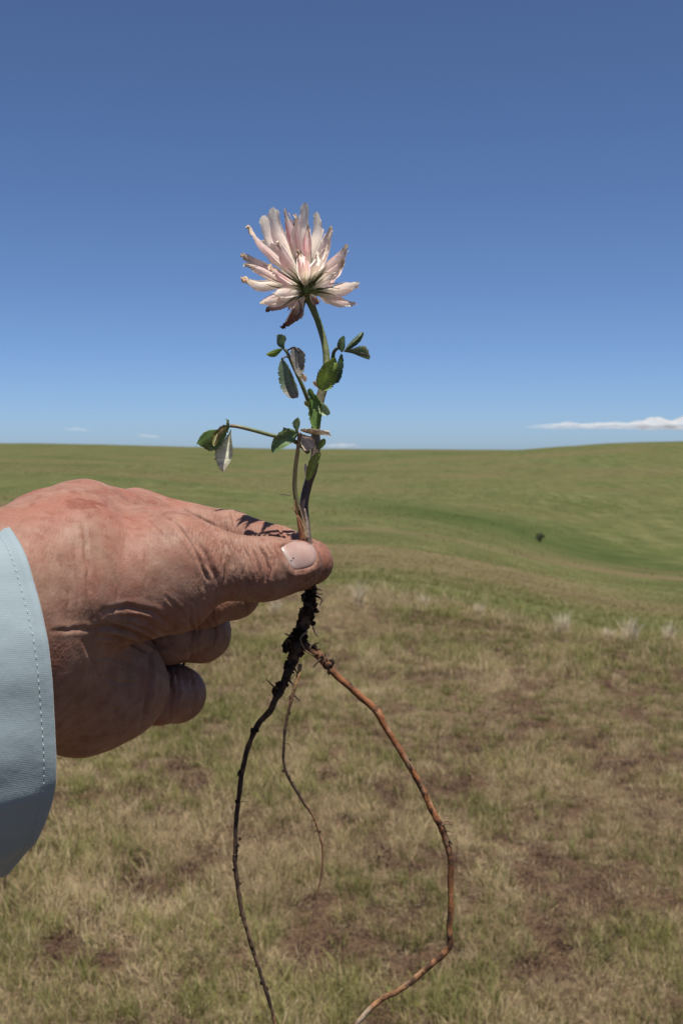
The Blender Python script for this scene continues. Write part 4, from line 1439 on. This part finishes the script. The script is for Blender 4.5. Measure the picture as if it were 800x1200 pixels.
# ---- roots
def root_tube(name, pts, sides, lump, seed, colf, n, label=None, ls=.45, thick=1.0):
    q = np.array([list(pc(*p[:3])) + [p[3]] for p in pts])
    c = catmull(q, n)
    c[:, 3] *= thick
    jit = np.stack([vnoise(np.stack([np.linspace(0, n * .11, n), np.full(n, s * 7.3)], -1), seed + s) for s in range(3)], -1) * (c[:, 3:] * .42)
    path = c[:, :3] + jit
    v, f = tube(path, c[:, 3], sides, lump, ls, seed)
    mb = MB(); mb.add(v, f, colf(np.repeat(np.linspace(0, 1, n), sides), v))
    o = mb.build(name, M_root, plant)
    if label: o['label'] = label
    return path, c[:, 3], o

def dark_root(t, v):
    k = sstep(-.1, .5, fbm(v * .5, 201, 3))
    c = np.array((.045, .028, .02)) * (1 - k[:, None]) + np.array((.15, .085, .052)) * k[:, None]
    e = sstep(.93, .97, t)[:, None]
    return c * (1 - e) + np.array((.42, .23, .1)) * e

def orange_root(t, v):
    k = fbm(v * np.array([.35, .12, .35]), 211, 4)
    c = lerp_cols([(0, (.10, .055, .032)), (.12, (.2, .085, .035)), (.3, (.29, .115, .045)), (.5, (.24, .1, .042)), (.7, (.33, .165, .075)), (1, (.34, .2, .11))], t)
    c = .95 * c * (1 + .7 * k[:, None]) * np.array([1.1, 1.0, .9])
    dk = sstep(.1, .26, fbm(v * .3 + 4, 217, 3))[:, None]
    c = c * (1 - dk * .8) + np.array((.045, .025, .017)) * dk * .8
    w = (sstep(.3, .45, fbm(v * np.array([.22, .22, .5]), 223, 2)) * sstep(.2, .3, t))[:, None]
    wt = (sstep(.84, .93, t) * sstep(-.2, .3, fbm(v * .25, 229, 2)))[:, None]
    return np.clip(c * (1 - w * .4) + np.array((.46, .3, .18)) * w * .4, 0, 1) * (1 - wt * .6) + np.array((.55, .45, .33)) * wt * .6

tap = [(363, 680, 396.5, 1.7), (364, 692, 396.5, 2.1), (362, 705, 396.5, 2.5), (358, 725, 396, 2.7), (351, 748, 396, 3.1), (347, 766, 396, 2.8), (341, 785, 396, 2.3), (330, 808, 396, 1.9), (316, 830, 396, 1.7), (302, 850, 396.5, 1.5),
       (291, 877, 397, 1.3), (283, 905, 397, 1.25), (279, 935, 397, 1.2), (276, 965, 397, 1.1), (275.5, 1000, 397, 1.1), (278, 1030, 397.5, 1.1), (283, 1062, 398, 1.05), (291, 1095, 398, 1.0), (300, 1125, 398, .95), (309, 1152, 398, .9),
       (317, 1178, 398, .85), (323, 1200, 398, .8), (328, 1222, 398, .6)]
tp, tr, _ = root_tube('taproot', tap, 12, .35, 301, dark_root, 220, 'dark taproot caked with soil', .5, np.interp(np.linspace(0, 1, 220), [0, .22, .34, 1], [.8, .74, .66, .72]))
lat = [(350, 752, 396, 1.8), (362, 757, 394.5, 1.9), (374, 768, 393.5, 1.75), (386, 781, 393, 1.55), (400, 797, 392.5, 1.4), (418, 814, 392, 1.4), (436, 829, 391.5, 1.45), (442, 836, 391.5, 1.65), (450, 850, 391, 1.3), (467, 876, 391, 1.3), (485, 905, 391, 1.3),
       (498, 932, 391, 1.3), (508, 952, 391, 1.35), (517, 968, 391.5, 1.45), (524, 990, 392, 1.3), (528, 1020, 392, 1.25), (528.5, 1055, 392.5, 1.25), (527, 1085, 393, 1.25), (527, 1103, 393, 1.3), (521, 1117, 393.5, 1.35), (505, 1131, 394, 1.25),
       (484, 1148, 394, 1.2), (464, 1162, 394.5, 1.15), (444, 1175, 395, 1.1), (428, 1189, 395, 1.05), (417, 1201, 395, 1.0), (408, 1216, 395, .8)]
lp, lr, _ = root_tube('side_root', lat, 12, .2, 331, orange_root, 260, 'long orange brown side root bending back at the bottom', .8, .84)
thin = [(352, 778, 394, .75), (349, 792, 392, .7), (343, 812, 391, .6), (337, 835, 390.5, .55), (333, 860, 390, .5), (332, 884, 390, .5), (335, 903, 390, .5), (344, 922, 390, .55), (356, 940, 390, .5), (366, 955, 390, .45), (374, 975, 390.5, .42),
        (378, 998, 391, .4), (377, 1022, 391, .4), (372, 1048, 391, .35), (367, 1070, 391, .3), (364, 1090, 391, .18)]
def thin_col(t, v):
    return lerp_cols([(0, (.3, .18, .08)), (.06, (.36, .22, .09)), (.16, (.12, .06, .035)), (.3, (.05, .03, .02)), (.5, (.06, .035, .025)), (.65, (.3, .16, .08)), (.8, (.2, .1, .06)), (1, (.32, .18, .12))], t) * (1 + .5 * fbm(v * .8, 241, 2))[:, None]
hp, hr, _ = root_tube('thin_root', thin, 8, .3, 361, thin_col, 150, 'thin thread root hanging between the two thick roots', 1.0)

# rootlets and torn bark
fine_roots = []
rgf = np.random.default_rng(5)
for path_, n_f in ((tp, 34), (lp, 22), (hp, 16)):
    for _ in range(n_f):
        q0 = path_[int(rgf.uniform(.02, .9) ** (1.4 if path_ is tp else 1) * (len(path_) - 1))]
        d_ = rgf.normal(0, 1, 3) * np.array([1, .7, .8]); d_ /= np.linalg.norm(d_)
        l_ = rgf.uniform(1.5, 4.5)
        fine_roots.append(np.array([q0, q0 + d_ * l_ * .5 + rgf.normal(0, .4, 3), q0 + d_ * l_ + np.array([0, .8, 0]) + rgf.normal(0, .7, 3)]))
for i, fp_ in enumerate(fine_roots):
    mb = MB()
    v, f = tube(catmull(fp_, 8), np.linspace(.16, .06, 8), 5)
    mb.add(v, f, (.2, .12, .075) if i % 3 else (.06, .035, .025)); mb.build('rootlet', M_root, plant)
for i, pp in enumerate([[(360, 740, 394), (352, 748, 392), (358, 762, 391), (368, 768, 391)], [(345, 746, 394), (337, 744, 393), (333, 742, 393)], [(340, 752, 393), (336, 750, 392), (335, 756, 392)],
                        [(325, 808, 395), (319, 803, 394), (312, 796, 393)], [(371, 698, 395), (377, 703, 394), (374, 710, 394)], [(366, 693, 395), (374, 696, 394), (379, 696, 394)],
                        [(358, 697, 395), (355, 704, 393), (360, 708, 393)], [(367, 735, 395), (369, 742, 394), (372, 746, 393)], [(376, 772, 392), (370, 778, 391), (367, 782, 391)],
                        [(517, 966, 391), (524, 962, 390), (529, 966, 390)], [(516, 969, 391), (522, 965, 390), (532, 967, 390)], [(526, 985, 391), (530, 990, 391)],
                        [(483, 902, 390), (480, 895, 389), (476, 890, 389)], [(366, 757, 393), (371, 754, 392), (374, 753, 392)], [(343, 780, 394), (349, 790, 391)], [(372, 690, 396), (378, 692, 395)],
                        [(337, 796, 395), (344, 803, 393)], [(281, 910, 396), (278, 905, 395)], [(345, 815, 390), (352, 822, 389)], [(356, 716, 394), (350, 712, 393)]]):
    mb = MB(); n = 12
    p = catmull(pcs(pp), n)
    v, f = tube(p, np.linspace(.42, .14, n), 6, .3, 1.2, i)
    mb.add(v, f, (.26, .16, .1) if i in (0, 9, 10, 12) else (.07, .04, .028))
    mb.build('rootlet', M_root, plant)

# soil crumbs caked on the roots
soil = MB()
rg = np.random.default_rng(77)
def crumb(c, r, colr):
    n = fbm(ICO_V * 1.7 + rg.uniform(0, 50, 3), int(rg.integers(0, 99)), 2)
    soil.add(c + ICO_V * (r * (1 + .95 * n))[:, None] * rg.uniform(.5, 1.35, 3), ICO_F, np.array(colr) * rg.uniform(.6, 1.5))
DS, BR = (.04, .026, .019), (.11, .062, .04)
for path, rad, cnt, t0, t1, big in ((tp, tr, 210, .01, .21, 1.0), (tp, tr, 70, .2, .33, .75), (tp, tr, 46, .33, .98, .5), (lp, lr, 46, 0.0, .12, .75), (lp, lr, 40, .12, .95, .4), (hp, hr, 60, .1, .6, .36), (hp, hr, 14, .6, .98, .24)):
    for _ in range(cnt):
        t = rg.uniform(t0, t1) * (len(path) - 1)
        i = int(t)
        d = rg.normal(0, 1, 3); d /= np.linalg.norm(d)
        s = abs(rg.normal(0, 1))
        crumb(path[i] + d * rad[i] * rg.uniform(.75, 1.12), big * (.32 + .55 * s), DS if rg.uniform() < .72 else BR)
for (x, y, r_) in ((279, 991, .9), (301, 856, .9), (322, 811, 1.5), (327, 803, 1.2), (336, 757, 1.6), (342, 752, 1.7), (355, 722, 1.5), (351, 733, 1.5), (358, 704, 1.3), (367, 730, 1.1), (348, 765, 1.6), (296, 857, .9), (281, 983, .7)):
    crumb(pc(x, y, 396), r_, DS)
so = soil.build('soil', M_soil, plant, False)
so['kind'] = 'stuff'
so['label'] = 'dark crumbs of soil clinging to the roots'

# ================================================================== base colours in step with the exposure
ALBEDO = {'skin': .54, 'fingernail': .6, 'blue_cotton': .66, 'stitch_thread': .62, 'grass_green': .92, 'grass_straw': .92, 'grass_dead': .75, 'pale_straw': .8, 'prairie_ground': .74, 'leaf': 1.1, 'root_bark': .8, 'petal': 1.0, 'stem': .85, 'cloud': .75}
for m in bpy.data.materials:
    k = ALBEDO.get(m.name, .65)
    nt = m.node_tree
    for n in list(nt.nodes):
        if n.type not in ('BSDF_PRINCIPLED', 'BSDF_TRANSLUCENT'):
            continue
        sock = n.inputs[0]
        if sock.is_linked:
            L(nt, mixc(nt, 1.0, sock.links[0].from_socket, (k, k, k), 'MULTIPLY'), sock)
        else:
            c = sock.default_value
            sock.default_value = (c[0] * k, c[1] * k, c[2] * k, 1)
